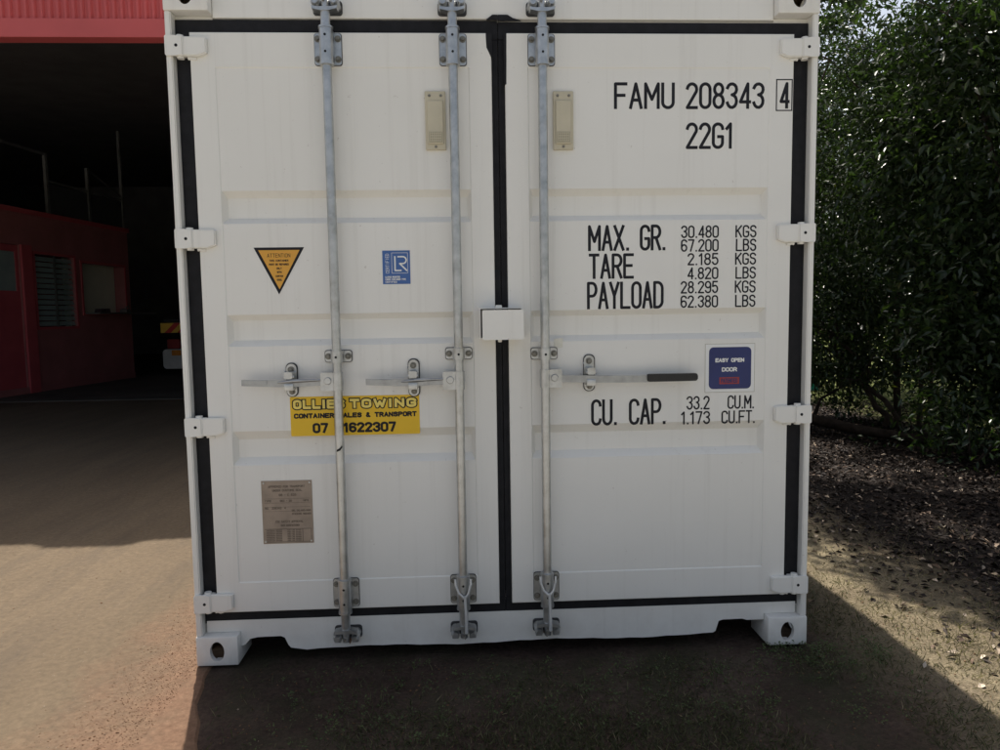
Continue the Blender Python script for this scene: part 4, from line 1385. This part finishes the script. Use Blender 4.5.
stuff('grass', V, F, GRASS, np.repeat(np.clip(RNG.beta(1.6, 2.0, n) + .5*np.clip((x-1.3)*2, 0, 1), 0, 1), 4), 'short sparse grass on the earth in front of the container', 'grass')  # blades painted lighter along the sunlit strip

# broadleaf weeds in tufts
cx = []; 
for _ in range(230):
    xx, yy = RNG.uniform(-.85, 1.5), RNG.uniform(-.55, -.03)
    cx.append((xx, yy, RNG.uniform(.012, .04), int(RNG.integers(6, 20))))
for _ in range(26): cx.append((RNG.uniform(1.00, 1.50), RNG.uniform(-.16, .02), RNG.uniform(.03, .055), 40))
Ps, Ds, Ls, Ts = [], [], [], []
for xx, yy, r, m in cx:
    a = RNG.uniform(0, 2*PI, m); q = r*np.sqrt(RNG.uniform(0, 1, m))
    px, py = xx+q*np.cos(a), yy+q*np.sin(a)
    Ps.append(np.stack([px, py, gz(px, py)+RNG.uniform(0, .030, m)], 1))
    Ds.append(np.stack([np.cos(a), np.sin(a), RNG.uniform(-.2, 1.0, m)], 1)); Ls.append(RNG.uniform(.005, .013, m)); Ts.append(RNG.uniform(0, 1, m)*.6+RNG.uniform(0, .4))
P, D, L, T = map(np.concatenate, (Ps, Ds, Ls, Ts)); n = len(P)
V, F = leaves_mesh(P, D, unit(RNG.normal(size=(n, 3))*.4+np.array([0, 0, 1])), L, L*.55)
stuff('weeds', V, F, WEED, np.repeat(T, 4), 'small green weeds sprouting along the foot of the container', 'weeds')

# dry leaf litter under the trees
n = 52000
x = 1.35 + 5.2*RNG.beta(1.3, 1.5, n); y = RNG.uniform(-1.1, 7.5, n)
k = RNG.uniform(size=n) < np.clip((x-1.6)*1.5, .03, 1)*np.clip(.5+.25*y, .25, 1)*(.45+.55*patchy(x, y, 1.4, 2.0))
x, y = x[k], y[k]; n = len(x)
P = np.stack([x, y, gz(x, y)+RNG.uniform(.001, .012, n)], 1)
D = unit(RNG.normal(size=(n, 3))*np.array([1, 1, .22]))
V, F = leaves_mesh(P, D, unit(RNG.normal(size=(n, 3))*.35+np.array([0, 0, 1])), RNG.uniform(.018, .062, n), RNG.uniform(.009, .030, n), .30)
stuff('leaf_litter', V, F, LITTER, np.repeat(np.clip(RNG.beta(1.0, 1.9, n) + .45*np.clip(2.3-x, 0, 1), 0, 1), 4), 'dry brown leaf litter spread on the ground under the trees', 'leaf litter')  # litter tint raised near the container to brighten the sunlit strip

# crumbs of earth and gravel (small faceted lumps)
def lumps(x, y, z, r):
    base = np.array([[1, 0, 0], [-1, 0, 0], [0, 1, 0], [0, -1, 0], [0, 0, 1], [0, 0, -1]], float)
    fc = np.array([[0, 2, 4], [2, 1, 4], [1, 3, 4], [3, 0, 4], [2, 0, 5], [1, 2, 5], [3, 1, 5], [0, 3, 5]])
    n = len(x)
    V = base[None]*(RNG.uniform(.55, 1.3, (n, 6, 1)))*r[:, None, None]*np.array([1, 1, .7])
    a = RNG.uniform(0, 2*PI, n); c, s = np.cos(a)[:, None], np.sin(a)[:, None]
    V = np.stack([V[..., 0]*c - V[..., 1]*s, V[..., 0]*s + V[..., 1]*c, V[..., 2]], -1) + np.stack([x, y, z], 1)[:, None]
    F = (np.arange(n)[:, None, None]*6 + fc[None]).reshape(-1, 3)
    return V.reshape(-1, 3), F
n1 = 5000
x = -1.22 - np.abs(RNG.normal(0, .15, n1)); y = RNG.uniform(-1.0, .75, n1)
r = .0012 + .006*RNG.beta(1, 9, n1)
x2 = RNG.uniform(-1.0, 2.4, 3200); y2 = RNG.uniform(-1.2, 1.2, 3200); r2 = .002 + .008*RNG.beta(1, 6, 3200)
k = ~((np.abs(x2) < 1.25) & (y2 > -.02)); x2, y2, r2 = x2[k], y2[k], r2[k]
x3 = RNG.uniform(-5, -1.3, 700); y3 = RNG.uniform(-1.2, 3.5, 700); r3 = .002 + .006*RNG.beta(1, 6, 700)
X_ = np.concatenate([x, x2, x3]); Y_ = np.concatenate([y, y2, y3]); R_ = np.concatenate([r, r2, r3])
Z_ = np.where(X_ < -.98, -.004, gz(X_, Y_)) + R_*.2
V, F = lumps(X_, Y_, Z_, R_)
stuff('earth_crumbs', V, F, CLOD, np.repeat(RNG.beta(1.4, 2, len(X_)), 6), 'loose crumbs of red earth and grit scattered on the ground', 'earth')
